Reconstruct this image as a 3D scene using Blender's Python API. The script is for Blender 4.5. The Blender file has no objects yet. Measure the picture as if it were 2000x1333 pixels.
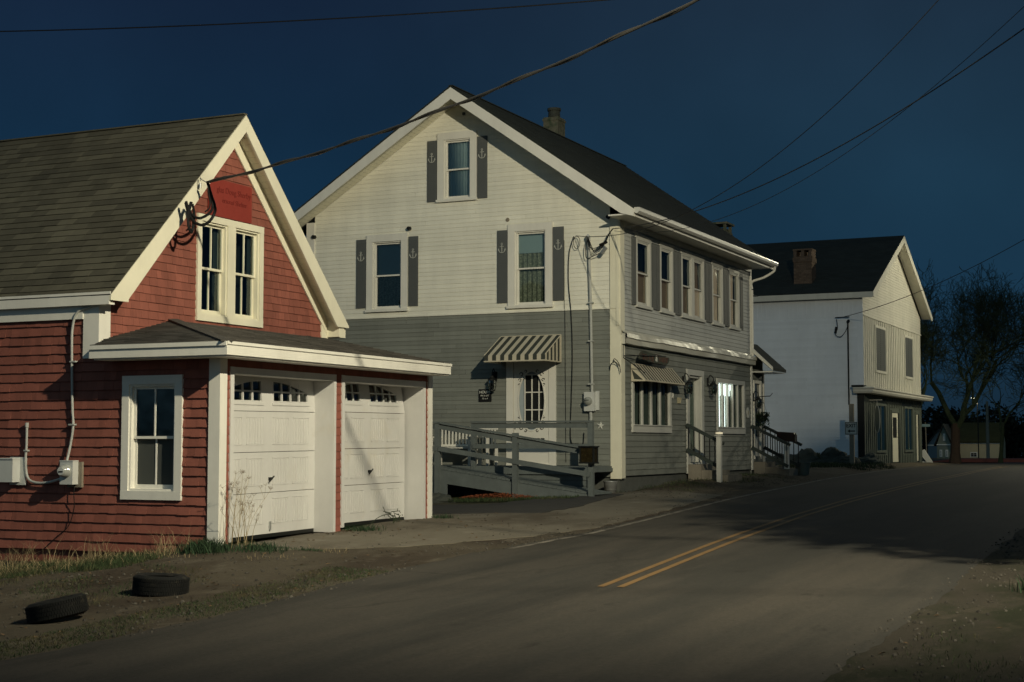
import bpy, math, random
import numpy as np
from mathutils import Vector as V, noise
R = math.radians
sc = bpy.context.scene
COL = sc.collection

# ------------------------------------------------------------------ camera
# street runs along +Y, houses stand on its left (-X); heights are relative to the eye
cam = bpy.data.cameras.new("camera"); camo = bpy.data.objects.new("camera", cam); COL.objects.link(camo)
cam.sensor_width = 36.0; cam.lens = 53.28; cam.clip_end = 2000
camo.location = (0, 0, 0); camo.rotation_euler = (R(90 + 3.885), 0, R(25.18))
sc.camera = camo

# ------------------------------------------------------------------ night sky
W = bpy.data.worlds.new("World"); sc.world = W; W.use_nodes = True
nt = W.node_tree; nt.nodes.clear()
def N(tree, typ, **kw):
    n = tree.nodes.new(typ)
    for k, v in kw.items():
        if k == 'inp':
            for a, b in v.items(): n.inputs[a].default_value = b
        else: setattr(n, k, v)
    return n
out = N(nt, 'ShaderNodeOutputWorld'); bg = N(nt, 'ShaderNodeBackground'); tc = N(nt, 'ShaderNodeTexCoord')
sep = N(nt, 'ShaderNodeSeparateXYZ'); nt.links.new(tc.outputs['Generated'], sep.inputs[0])
ramp = N(nt, 'ShaderNodeValToRGB'); cr = ramp.color_ramp
cr.elements[0].position = 0.0; cr.elements[0].color = (.0045, .011, .022, 1)
cr.elements[1].position = 1.0; cr.elements[1].color = (.008, .014, .028, 1)
for p, c in ((.02, (.0050, .016, .034)), (.09, (.0058, .0275, .061)), (.16, (.0062, .0268, .057)), (.28, (.0072, .0180, .042))):
    e = cr.elements.new(p); e.color = (*c, 1)
nt.links.new(sep.outputs['Z'], ramp.inputs[0])
# dusk glow left in the south, behind the photographer: it is what fills the shadows
dp = N(nt, 'ShaderNodeVectorMath', operation='DOT_PRODUCT'); dp.inputs[1].default_value = (.12, -.86, .5)
nt.links.new(tc.outputs['Generated'], dp.inputs[0])
mr = N(nt, 'ShaderNodeMapRange', interpolation_type='SMOOTHSTEP', inp={'From Min': -.05, 'From Max': 1.0, 'To Min': 0, 'To Max': 1})
nt.links.new(dp.outputs['Value'], mr.inputs[0])
gl = N(nt, 'ShaderNodeMix', data_type='RGBA', blend_type='ADD'); gl.inputs[0].default_value = 1
sg = N(nt, 'ShaderNodeMix', data_type='RGBA'); sg.inputs[6].default_value = (0, 0, 0, 1); sg.inputs[7].default_value = (.068, .112, .128, 1)
nt.links.new(mr.outputs[0], sg.inputs[0])
ab = N(nt, 'ShaderNodeMapRange', inp={'From Min': -.02, 'From Max': .05}); nt.links.new(sep.outputs['Z'], ab.inputs[0])
sg2 = N(nt, 'ShaderNodeMix', data_type='RGBA'); sg2.inputs[6].default_value = (0, 0, 0, 1)
nt.links.new(ab.outputs[0], sg2.inputs[0]); nt.links.new(sg.outputs[2], sg2.inputs[7])
nt.links.new(ramp.outputs[0], gl.inputs[6]); nt.links.new(sg2.outputs[2], gl.inputs[7])
 # faint town glow up the street, with thin uneven haze
d2 = N(nt, 'ShaderNodeVectorMath', operation='DOT_PRODUCT'); d2.inputs[1].default_value = (-.05, .93, .36); nt.links.new(tc.outputs['Generated'], d2.inputs[0])
m2 = N(nt, 'ShaderNodeMapRange', interpolation_type='SMOOTHSTEP', inp={'From Min': .86, 'From Max': 1.0, 'To Max': 1}); nt.links.new(d2.outputs['Value'], m2.inputs[0])
hn_ = N(nt, 'ShaderNodeTexNoise', inp={'Scale': 4.0, 'Detail': 4, 'Roughness': .55}); nt.links.new(tc.outputs['Generated'], hn_.inputs[0])
hm_ = N(nt, 'ShaderNodeMapRange', inp={'From Min': .3, 'From Max': .7, 'To Min': .82, 'To Max': 1.18}); nt.links.new(hn_.outputs[0], hm_.inputs[0])
g2 = N(nt, 'ShaderNodeMix', data_type='RGBA', blend_type='ADD'); nt.links.new(m2.outputs[0], g2.inputs[0]); nt.links.new(gl.outputs[2], g2.inputs[6]); g2.inputs[7].default_value = (.0045, .0095, .0085, 1)
g3 = N(nt, 'ShaderNodeMix', data_type='RGBA', blend_type='MULTIPLY'); g3.inputs[0].default_value = 1; nt.links.new(g2.outputs[2], g3.inputs[6]); nt.links.new(hm_.outputs[0], g3.inputs[7])
bg.inputs[1].default_value = 1.0
nt.links.new(g3.outputs[2], bg.inputs[0]); nt.links.new(bg.outputs[0], out.inputs[0])

# ------------------------------------------------------------------ lamps and exposure
def spot(name, loc, aim, power, angle, blend, color, radius):
    l = bpy.data.lights.new(name, 'SPOT'); l.energy = power; l.spot_size = R(angle); l.spot_blend = blend
    l.color = color; l.shadow_soft_size = radius
    o = bpy.data.objects.new(name, l); COL.objects.link(o); o.location = loc
    o.rotation_euler = (V(aim) - V(loc)).to_track_quat('-Z', 'Y').to_euler(); return o
spot("street_lamp_light", (3, 9.6, 9.55), (-14, 25.5, 1.6), 21500, 116, 1.0, (1, .91, .67), .15)
spot("corner_lamp_light", (-4.6, 66, 7.9), (-7, 65, -1.5), 2300, 176, .25, (1, .93, .66), .12)
vs = sc.view_settings; vs.view_transform = 'Standard'; vs.look = 'None'; vs.exposure = 0; vs.gamma = 1
sc.cycles.max_bounces = 5; sc.cycles.sample_clamp_indirect = 3; sc.cycles.use_denoising = True

# ------------------------------------------------------------------ materials
def mat(name, col, rough=.8, var=.0, vscale=6, tint=0.0, bump=0.0, bscale=60, metal=0, emit=None, es=0, col2=None, c2scale=3, c2lo=.45, c2hi=.65, spec=.3, aniso=None, streak=0):
    m = bpy.data.materials.new(name); m.use_nodes = True; t = m.node_tree; b = t.nodes['Principled BSDF']
    b.inputs['Roughness'].default_value = rough; b.inputs['Metallic'].default_value = metal
    b.inputs['Specular IOR Level'].default_value = spec
    co = N(t, 'ShaderNodeTexCoord'); vec = co.outputs['Object']
    if aniso:
        mp = N(t, 'ShaderNodeMapping'); mp.inputs['Scale'].default_value = aniso; t.links.new(vec, mp.inputs[0]); vec = mp.outputs[0]
    cur = N(t, 'ShaderNodeRGB'); cur.outputs[0].default_value = (*col, 1); cur = cur.outputs[0]
    if col2:
        n = N(t, 'ShaderNodeTexNoise', inp={'Scale': c2scale, 'Detail': 6, 'Roughness': .65}); t.links.new(vec, n.inputs[0])
        r = N(t, 'ShaderNodeMapRange', inp={'From Min': c2lo, 'From Max': c2hi}); t.links.new(n.outputs[0], r.inputs[0])
        x = N(t, 'ShaderNodeMix', data_type='RGBA'); t.links.new(r.outputs[0], x.inputs[0]); t.links.new(cur, x.inputs[6]); x.inputs[7].default_value = (*col2, 1); cur = x.outputs[2]
    if var:
        n = N(t, 'ShaderNodeTexNoise', inp={'Scale': vscale, 'Detail': 8, 'Roughness': .7}); t.links.new(vec, n.inputs[0])
        r = N(t, 'ShaderNodeMapRange', inp={'From Min': .25, 'From Max': .75, 'To Min': 1 - var, 'To Max': 1 + var}); t.links.new(n.outputs[0], r.inputs[0])
        x = N(t, 'ShaderNodeMix', data_type='RGBA', blend_type='MULTIPLY'); x.inputs[0].default_value = 1
        t.links.new(cur, x.inputs[6]); t.links.new(r.outputs[0], x.inputs[7]); cur = x.outputs[2]
    if streak:
        mp = N(t, 'ShaderNodeMapping'); mp.inputs['Scale'].default_value = (1.5, 1.5, .30); t.links.new(co.outputs['Object'], mp.inputs[0])
        n = N(t, 'ShaderNodeTexNoise', inp={'Scale': 1.0, 'Detail': 6, 'Roughness': .7}); t.links.new(mp.outputs[0], n.inputs[0])
        r = N(t, 'ShaderNodeMapRange', inp={'From Min': .42, 'From Max': .75, 'To Min': 1, 'To Max': 1 - streak}); t.links.new(n.outputs[0], r.inputs[0])
        x = N(t, 'ShaderNodeMix', data_type='RGBA', blend_type='MULTIPLY'); x.inputs[0].default_value = 1
        t.links.new(cur, x.inputs[6]); t.links.new(r.outputs[0], x.inputs[7]); cur = x.outputs[2]
    if tint:
        a = N(t, 'ShaderNodeAttribute', attribute_name='tint')
        r = N(t, 'ShaderNodeMapRange', inp={'To Min': 1 - tint, 'To Max': 1 + tint}); t.links.new(a.outputs['Fac'], r.inputs[0])
        x = N(t, 'ShaderNodeMix', data_type='RGBA', blend_type='MULTIPLY'); x.inputs[0].default_value = 1
        t.links.new(cur, x.inputs[6]); t.links.new(r.outputs[0], x.inputs[7]); cur = x.outputs[2]
    t.links.new(cur, b.inputs['Base Color'])
    if bump:
        n = N(t, 'ShaderNodeTexNoise', inp={'Scale': bscale, 'Detail': 6, 'Roughness': .7}); t.links.new(vec, n.inputs[0])
        bp = N(t, 'ShaderNodeBump', inp={'Strength': 1.0, 'Distance': bump}); t.links.new(n.outputs[0], bp.inputs['Height']); t.links.new(bp.outputs[0], b.inputs['Normal'])
    if emit: b.inputs['Emission Color'].default_value = (*emit, 1); b.inputs['Emission Strength'].default_value = es
    return m
def glass(name, tintc=(.8, .9, .88), rough=.03, f=1.0, minf=.05):
    m = bpy.data.materials.new(name); m.use_nodes = True; t = m.node_tree; t.nodes.clear()
    o = N(t, 'ShaderNodeOutputMaterial'); mx = N(t, 'ShaderNodeMixShader'); tr = N(t, 'ShaderNodeBsdfTransparent'); g = N(t, 'ShaderNodeBsdfGlossy')
    tr.inputs[0].default_value = (*tintc, 1); g.inputs['Roughness'].default_value = rough; g.inputs[0].default_value = (.76, .82, .78, 1)
    fr = N(t, 'ShaderNodeFresnel', inp={'IOR': 1.5}); r = N(t, 'ShaderNodeMapRange', inp={'To Min': minf, 'To Max': f})
    nz = N(t, 'ShaderNodeTexNoise', inp={'Scale': 2.5, 'Detail': 1}); bp = N(t, 'ShaderNodeBump', inp={'Strength': .25, 'Distance': .02})
    t.links.new(nz.outputs[0], bp.inputs['Height']); t.links.new(bp.outputs[0], g.inputs['Normal'])
    t.links.new(fr.outputs[0], r.inputs[0]); t.links.new(r.outputs[0], mx.inputs[0]); t.links.new(tr.outputs[0], mx.inputs[1]); t.links.new(g.outputs[0], mx.inputs[2]); t.links.new(mx.outputs[0], o.inputs[0])
    return m
M = {}
M['red'] = mat('red_cedar_shingle', (.262, .090, .064), .85, .16, 5, .13, .003, 90, aniso=(1, 1, .25), streak=0.25)
M['red2'] = mat('red_painted_board', (.24, .038, .028), .6, .12, 9, 0, .002, 30)
M['redletter'] = mat('dark_red_letter', (.15, .020, .015), .6)
M['cream'] = mat('cream_trim_paint', (.80, .765, .60), .55, .05, 3, 0, .001, 40, streak=0.12)
M['white'] = mat('white_trim_paint', (.78, .76, .68), .5, .05, 3, 0, .001, 40, streak=0.14)
M['sidewhite'] = mat('weathered_white_trim', (.56, .555, .50), .55, .08, 3)
M['doorwhite'] = mat('white_garage_door', (.62, .612, .585), .5, .07, 1.6, 0, .0012, 140, col2=(.58, .55, .48), c2scale=1.8, c2lo=.55, c2hi=.8, streak=0.1)
M['roofA'] = mat('asphalt_shingle', (.084, .078, .054), .95, .24, 1.3, .26, .003, 220, streak=0.25)
M['roofA2'] = mat('porch_asphalt_shingle', (.072, .067, .058), .95, .22, 2, .28, .003, 220)
M['roofB'] = mat('dark_roof', (.028, .034, .030), .85, .15, 2, .14, .003, 200)
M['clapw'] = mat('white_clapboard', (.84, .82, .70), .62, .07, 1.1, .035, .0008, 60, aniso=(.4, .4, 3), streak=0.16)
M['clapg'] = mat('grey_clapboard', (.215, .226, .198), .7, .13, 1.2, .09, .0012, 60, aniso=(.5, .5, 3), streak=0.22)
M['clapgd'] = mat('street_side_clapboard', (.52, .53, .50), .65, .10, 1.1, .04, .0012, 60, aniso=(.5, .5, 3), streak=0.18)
M['clapc'] = mat('skylit_white_clapboard', (.74, .78, .82), .7, .08, .6, .03, .0008, 60, streak=.08)  # white boards tinted blue to carry the sky light on them
M['batten'] = mat('white_batten_board', (.62, .60, .52), .6, .08, 2, .03, streak=0.15)
M['battend'] = mat('dark_green_batten', (.12, .135, .11), .6, .1, 2, .05)
M['shutter'] = mat('grey_shutter', (.105, .112, .11), .6, .06, 5)
M['ramp'] = mat('grey_painted_lumber', (.135, .155, .15), .65, .18, 4, 0, .001, 50, streak=0.2)
M['darkrail'] = mat('dark_green_rail', (.035, .045, .040), .6, .1, 4)
M['metal'] = mat('galvanised_metal', (.42, .43, .42), .38, .1, 5, 0, 0, 40, metal=.6)
M['meter'] = mat('meter_box_paint', (.55, .56, .53), .5, .06, 8)
M['conduit'] = mat('conduit_pvc', (.42, .43, .40), .5, .08, 8)
M['black'] = mat('black_iron', (.012, .013, .012), .45)
M['dark'] = mat('dark_room', (.010, .012, .012), .9)
M['wire'] = mat('black_cable', (.008, .008, .008), .65, spec=.25)
M['wires'] = mat('weathered_wire', (.035, .038, .038), .6, spec=.3)
M['wireg'] = mat('aluminium_cable', (.16, .15, .13), .35, metal=.5)
M['curt'] = mat('sheer_curtain', (.62, .68, .70), .9, .1, 6)
M['curtdk'] = mat('dark_drape', (.022, .03, .034), .9, .2, 6)
M['curtd'] = mat('patterned_curtain', (.17, .17, .13), .9, .3, 22, col2=(.38, .36, .27), c2scale=26)
M['skygrey'] = mat('sky_reflection_and_door_grey', (.36, .42, .45), .9, .05, 3)  # imitates sky reflected in the upper sashes; also colours the inner door
M['tan'] = mat('glowing_tan_drape', (.52, .40, .28), .9, .15, 4, emit=(.90, .68, .46), es=.11)  # glow put into the drape to imitate its lit look
M['tand'] = mat('glowing_brown_drape', (.28, .20, .13), .9, .15, 4, emit=(.9, .5, .25), es=.02)  # also emits faintly, as though lit from the room
M['litroom'] = mat('lit_room', (.8, .9, .88), .9, emit=(.92, 1.0, .95), es=2.8)
M['litroomw'] = mat('warm_lit_room', (.9, .8, .6), .9, emit=(1, .82, .55), es=.9)
M['curtg'] = mat('grey_cafe_curtain', (.15, .18, .16), .9, .12, 5)
M['brick'] = mat('chimney_brick', (.12, .085, .062), .9, .3, 14, .2, .004, 40)
M['brickd'] = mat('weathered_chimney', (.13, .125, .09), .95, .4, 9, 0, .01, 20, col2=(.05, .07, .04), c2scale=7)
M['stripe_l'] = mat('awning_canvas_light', (.55, .50, .38), .85, .05, 9)
M['stripe_d'] = mat('awning_canvas_dark', (.05, .055, .045), .85)
M['gls'] = glass('window_glass')
M['glsr'] = glass('street_window_glass', (.75, .8, .78), .04, .55, .03)
M['glsd'] = glass('dusty_glass', (.30, .38, .36), .05)
M['tyre'] = mat('tyre_rubber', (.006, .0065, .006), .85, .2, 8, 0, .002, 60, col2=(.030, .027, .020), c2scale=9, c2lo=.56, c2hi=.72)
M['wood'] = mat('weathered_wood', (.24, .21, .16), .85, .2, 6, 0, .002, 60)
M['concrete'] = mat('concrete', (.24, .215, .17), .9, .14, 4, 0, .004, 30, col2=(.15, .135, .105), c2scale=1.6)
M['found'] = mat('foundation', (.10, .105, .095), .9, .2, 5, 0, .004, 30)
M['rock'] = mat('boulder_stone', (.055, .06, .05), .95, .35, 4, 0, .02, 9)
M['signw'] = mat('sign_white', (.62, .62, .56), .5)
M['anchorw'] = mat('anchor_paint', (.45, .46, .42), .6)
M['signb'] = mat('sign_black', (.012, .012, .012), .5)
M['gold'] = mat('pale_metal_figure', (.62, .55, .36), .4, metal=.3)
M['bark'] = mat('tree_bark', (.034, .046, .022), .95, .3, 6, 0, .01, 12)
M['barkredlit'] = mat('red_lit_bark', (.055, .036, .024), .95, .3, 5, 0, .01, 12)  # red light on the far trunks is put into this bark colour
M['leaf'] = mat('dark_needles', (.03, .05, .025), .9, 0, 5, .5)
M['leafd'] = mat('far_foliage', (.016, .024, .014), .95, 0, 5, .5)
M['grass'] = mat('grass_blade', (.034, .054, .020), .85, 0, 5, .55, col2=(.105, .085, .042), c2scale=1.6, c2lo=.48, c2hi=.66)
M['straw'] = mat('dry_straw', (.30, .235, .13), .85, 0, 5, .5)
M['weed'] = mat('green_weed', (.026, .050, .022), .8, 0, 5, .5)
M['mulch'] = mat('red_mulch', (.26, .075, .03), .95, .4, 12, .4, .02, 30)
M['lampglow'] = mat('lit_lamp_lens', (1, .9, .7), .5, emit=(1, .85, .58), es=6)
M['yellowline'] = mat('yellow_road_paint', (.185, .112, .045), .7, .18, 3, 0, .001, 60, col2=(.10, .065, .035), c2scale=7, c2lo=.56, c2hi=.72)
M['whiteline'] = mat('white_road_paint', (.20, .18, .145), .7, .2, 3, col2=(.05, .045, .038), c2scale=3.5, c2lo=.45, c2hi=.62)
M['yhouse'] = mat('yellow_clapboard', (.50, .43, .27), .8, .06, 2)
M['yroof'] = mat('moss_roof', (.032, .034, .012), .9, .3, .8)
M['bluep'] = mat('blue_paint', (.10, .16, .20), .8)
M['asph'] = mat('asphalt_patch', (.040, .039, .036), .9, .16, 3, 0, .003, 60)

# ground and road: built by hand for worn, patchy surfaces
def groundmat(name, base, patches, bump=.02, rough=.95, fine=.25, cracks=0):
    m = bpy.data.materials.new(name); m.use_nodes = True; t = m.node_tree; b = t.nodes['Principled BSDF']; b.inputs['Roughness'].default_value = rough; b.inputs['Specular IOR Level'].default_value = .25
    co = N(t, 'ShaderNodeTexCoord'); c = N(t, 'ShaderNodeRGB'); c.outputs[0].default_value = (*base, 1); cur = c.outputs[0]
    for col, sc_, lo, hi, an in patches:
        mp = N(t, 'ShaderNodeMapping'); mp.inputs['Scale'].default_value = an; t.links.new(co.outputs['Object'], mp.inputs[0])
        n = N(t, 'ShaderNodeTexNoise', inp={'Scale': sc_, 'Detail': 7, 'Roughness': .68}); t.links.new(mp.outputs[0], n.inputs[0])
        r = N(t, 'ShaderNodeMapRange', inp={'From Min': lo, 'From Max': hi}); t.links.new(n.outputs[0], r.inputs[0])
        x = N(t, 'ShaderNodeMix', data_type='RGBA'); t.links.new(r.outputs[0], x.inputs[0]); t.links.new(cur, x.inputs[6]); x.inputs[7].default_value = (*col, 1); cur = x.outputs[2]
    n = N(t, 'ShaderNodeTexNoise', inp={'Scale': 22, 'Detail': 10, 'Roughness': .95}); t.links.new(co.outputs['Object'], n.inputs[0])
    r = N(t, 'ShaderNodeMapRange', inp={'From Min': .3, 'From Max': .7, 'To Min': 1 - fine, 'To Max': 1 + fine}); t.links.new(n.outputs[0], r.inputs[0])
    x = N(t, 'ShaderNodeMix', data_type='RGBA', blend_type='MULTIPLY'); x.inputs[0].default_value = 1; t.links.new(cur, x.inputs[6]); t.links.new(r.outputs[0], x.inputs[7])
    cur = x.outputs[2]
    if cracks:
        wn = N(t, 'ShaderNodeTexNoise', inp={'Scale': 1.3, 'Detail': 5}); t.links.new(co.outputs['Object'], wn.inputs[0])
        wa = N(t, 'ShaderNodeMix', data_type='RGBA', blend_type='ADD'); wa.inputs[0].default_value = .55; t.links.new(co.outputs['Object'], wa.inputs[6]); t.links.new(wn.outputs['Color'], wa.inputs[7])
        vo = N(t, 'ShaderNodeTexVoronoi', feature='DISTANCE_TO_EDGE', inp={'Scale': cracks}); t.links.new(wa.outputs[2], vo.inputs['Vector'])
        cm = N(t, 'ShaderNodeMapRange', inp={'From Min': .004, 'From Max': .014, 'To Min': .68, 'To Max': 1}); t.links.new(vo.outputs['Distance'], cm.inputs[0])
        mk = N(t, 'ShaderNodeTexNoise', inp={'Scale': .22, 'Detail': 2}); t.links.new(co.outputs['Object'], mk.inputs[0])
        mm_ = N(t, 'ShaderNodeMapRange', inp={'From Min': .55, 'From Max': .66}); t.links.new(mk.outputs[0], mm_.inputs[0])
        cx_ = N(t, 'ShaderNodeMix', data_type='RGBA', blend_type='MULTIPLY'); t.links.new(mm_.outputs[0], cx_.inputs[0]); t.links.new(cur, cx_.inputs[6]); t.links.new(cm.outputs[0], cx_.inputs[7]); cur = cx_.outputs[2]
    t.links.new(cur, b.inputs['Base Color'])
    bp = N(t, 'ShaderNodeBump', inp={'Strength': 1, 'Distance': bump}); t.links.new(n.outputs[0], bp.inputs['Height']); t.links.new(bp.outputs[0], b.inputs['Normal'])
    return m
M['ground'] = groundmat('dirt_and_dry_grass', (.062, .054, .034), [((.035, .045, .018), .55, .45, .62, (1, 1, 1)), ((.13, .11, .075), 1.3, .52, .66, (1, .5, 1))])
M['gravel'] = groundmat('gravel_shoulder', (.100, .084, .058), [((.056, .042, .028), .7, .44, .62, (1, .45, 1)), ((.14, .12, .088), 2.2, .55, .68, (1, .5, 1)), ((.026, .034, .014), .9, .60, .70, (1, .4, 1)), ((.19, .17, .13), 38, .66, .72, (1, 1, 1))], .03, .95, .4)
M['gravelr'] = groundmat('dark_shoulder_dirt', (.060, .052, .038), [((.030, .034, .016), .9, .46, .62, (1, .5, 1)), ((.085, .072, .052), 2.2, .55, .68, (1, .5, 1)), ((.09, .082, .06), 38, .68, .74, (1, 1, 1))], .03, .95, .35)
M['apron'] = groundmat('concrete_apron', (.150, .134, .102), [((.085, .070, .050), .55, .44, .64, (1.4, .5, 1)), ((.19, .172, .135), 2.1, .55, .7, (1, .6, 1)), ((.06, .05, .038), 1.4, .62, .70, (1.5, .5, 1))], .006, .9, .2, .9)
M['road'] = groundmat('worn_asphalt', (.036, .0345, .029), [((.056, .050, .040), .35, .42, .60, (2.2, .22, 1)), ((.026, .025, .021), .5, .52, .70, (1.6, .25, 1)), ((.024, .022, .018), 2.4, .63, .72, (1, .4, 1)), ((.075, .070, .060), 30, .70, .76, (1, 1, 1))], .005, .82, .62, .28)

# ------------------------------------------------------------------ mesh builder
class MB:
    def __init__(s): s.v = []; s.f = []; s.t = []; s.m = []
    def face(s, pts, t=.5, m=0):
        n = len(s.v); s.v += [tuple(p) for p in pts]; s.f.append(tuple(range(n, n + len(pts)))); s.t.append(t); s.m.append(m)
    def hexa(s, p, t=.5, m=0):
        n = len(s.v); s.v += [tuple(q) for q in p]
        for q in ((3, 2, 1, 0), (4, 5, 6, 7), (0, 1, 5, 4), (1, 2, 6, 5), (2, 3, 7, 6), (3, 0, 4, 7)):
            s.f.append(tuple(n + i for i in q)); s.t.append(t); s.m.append(m)
    def box(s, a, b, t=.5, m=0):
        x0, y0, z0 = a; x1, y1, z1 = b
        s.hexa([(x0, y0, z0), (x1, y0, z0), (x1, y1, z0), (x0, y1, z0), (x0, y0, z1), (x1, y0, z1), (x1, y1, z1), (x0, y1, z1)], t, m)
    def prism(s, fr, poly, n0, n1, t=.5, m=0):
        n = len(s.v); k = len(poly)
        s.v += [tuple(fr(u, v, n0)) for u, v in poly] + [tuple(fr(u, v, n1)) for u, v in poly]
        s.f.append(tuple(range(n + k - 1, n - 1, -1))); s.f.append(tuple(range(n + k, n + 2 * k)))
        for i in range(k): s.f.append((n + i, n + (i + 1) % k, n + k + (i + 1) % k, n + k + i))
        s.t += [t] * (k + 2); s.m += [m] * (k + 2)
    def fbox(s, fr, u0, u1, v0, v1, n0, n1, t=.5, m=0): s.prism(fr, [(u0, v0), (u1, v0), (u1, v1), (u0, v1)], n0, n1, t, m)
    def beam(s, a, b, w, h, t=.5, m=0, up=(0, 0, 1)):
        a = V(a); b = V(b); d = (b - a).normalized(); sd = d.cross(V(up))
        sd = (V((1, 0, 0)) if sd.length < 1e-4 else sd.normalized()) * (w / 2); u = sd.cross(d).normalized() * (h / 2)
        s.hexa([a - sd - u, a + sd - u, b + sd - u, b - sd - u, a - sd + u, a + sd + u, b + sd + u, b - sd + u], t, m)
    def tube(s, pts, r, k=8, t=.5, m=0, cap=True):
        pts = [V(p) for p in pts]; rs = r if isinstance(r, (list, tuple)) else [r] * len(pts); n0 = len(s.v); up = V((.13, .27, .95))
        for i, p in enumerate(pts):
            d = (pts[min(i + 1, len(pts) - 1)] - pts[max(i - 1, 0)]).normalized()
            a = d.cross(up)
            if a.length < .2: a = d.cross(V((1, 0, 0)))
            a.normalize(); b = d.cross(a)
            s.v += [tuple(p + (a * math.cos(2 * math.pi * j / k) + b * math.sin(2 * math.pi * j / k)) * rs[i]) for j in range(k)]
        for i in range(len(pts) - 1):
            for j in range(k):
                s.f.append((n0 + i * k + j, n0 + i * k + (j + 1) % k, n0 + (i + 1) * k + (j + 1) % k, n0 + (i + 1) * k + j)); s.t.append(t); s.m.append(m)
        if cap:
            s.f.append(tuple(n0 + j for j in range(k))); s.f.append(tuple(n0 + (len(pts) - 1) * k + j for j in range(k - 1, -1, -1))); s.t += [t, t]; s.m += [m, m]
    def lathe(s, prof, c, k=20, axis='z', t=.5, m=0):
        n0 = len(s.v); c = V(c)
        for r_, h in prof:
            for j in range(k):
                a = 2 * math.pi * j / k; x, y = r_ * math.cos(a), r_ * math.sin(a)
                s.v.append(tuple(c + (V((x, y, h)) if axis == 'z' else V((h, x, y)) if axis == 'x' else V((x, h, y)))))
        for i in range(len(prof) - 1):
            for j in range(k):
                s.f.append((n0 + i * k + j, n0 + i * k + (j + 1) % k, n0 + (i + 1) * k + (j + 1) % k, n0 + (i + 1) * k + j)); s.t.append(t); s.m.append(m)
def frame(O, U, Vv, Nn):
    O, U, Vv, Nn = V(O), V(U), V(Vv), V(Nn)
    return lambda u, v, n=0: O + U * u + Vv * v + Nn * n
def FS(Y): return frame((0, Y, 0), (1, 0, 0), (0, 0, 1), (0, -1, 0))     # wall facing the camera side (-Y), u = X
def FF(X): return frame((X, 0, 0), (0, 1, 0), (0, 0, 1), (1, 0, 0))      # wall facing the street (+X), u = Y

WL = {}
def obj(name, mb, mats, parent=None, smooth=False, label=None, loc=None):
    me = bpy.data.meshes.new(name)
    off = V(loc) if loc is not None else (WL[parent.name] if parent else V((0, 0, 0)))
    me.from_pydata([tuple(V(p) - off) for p in mb.v], [], mb.f); me.update()
    a = me.attributes.new('tint', 'FLOAT', 'FACE'); a.data.foreach_set('value', mb.t)
    me.polygons.foreach_set('material_index', mb.m)
    if smooth: me.polygons.foreach_set('use_smooth', [True] * len(me.polygons))
    if not isinstance(mats, (list, tuple)): mats = [mats]
    for m in mats: me.materials.append(M[m] if isinstance(m, str) else m)
    o = bpy.data.objects.new(name, me); COL.objects.link(o)
    if parent: o.parent = parent; WL[o.name] = off
    else: o.location = off; WL[o.name] = off
    if label: o['label'] = label
    return o
def thing(name, label, cat, loc=(0, 0, 0), group=None):
    o = bpy.data.objects.new(name, None); COL.objects.link(o); o.location = loc; o['label'] = label; o['category'] = cat
    if group: o['group'] = group
    WL[o.name] = V(loc); return o
def tag(o, label, cat, group=None):
    o['label'] = label; o['category'] = cat
    if group: o['group'] = group
    return o
def kind(o, k): o['kind'] = k; return o
def textmesh(body, size, fr, u, v, n, depth=.004, bold=False, sx=1.0, t=.5, ext=.0):
    cu = bpy.data.curves.new('t', 'FONT'); cu.body = body; cu.size = size; cu.align_x = 'CENTER'; cu.align_y = 'CENTER'; cu.extrude = depth / 2
    if bold: cu.offset = size * .02
    o = bpy.data.objects.new('t', cu); COL.objects.link(o); bpy.context.view_layer.update()
    me = bpy.data.meshes.new_from_object(o.evaluated_get(bpy.context.evaluated_depsgraph_get()))
    mb = MB(); mb.v = [tuple(fr(u + p.co.x * sx, v + p.co.y, n + p.co.z)) for p in me.vertices]; mb.f = [tuple(p.vertices) for p in me.polygons]
    mb.t = [t] * len(mb.f); mb.m = [0] * len(mb.f)
    bpy.data.objects.remove(o); bpy.data.curves.remove(cu); bpy.data.meshes.remove(me); return mb
def merge(a, b, m=None):
    n = len(a.v); a.v += b.v; a.f += [tuple(i + n for i in f) for f in b.f]; a.t += b.t; a.m += (b.m if m is None else [m] * len(b.m))

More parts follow.
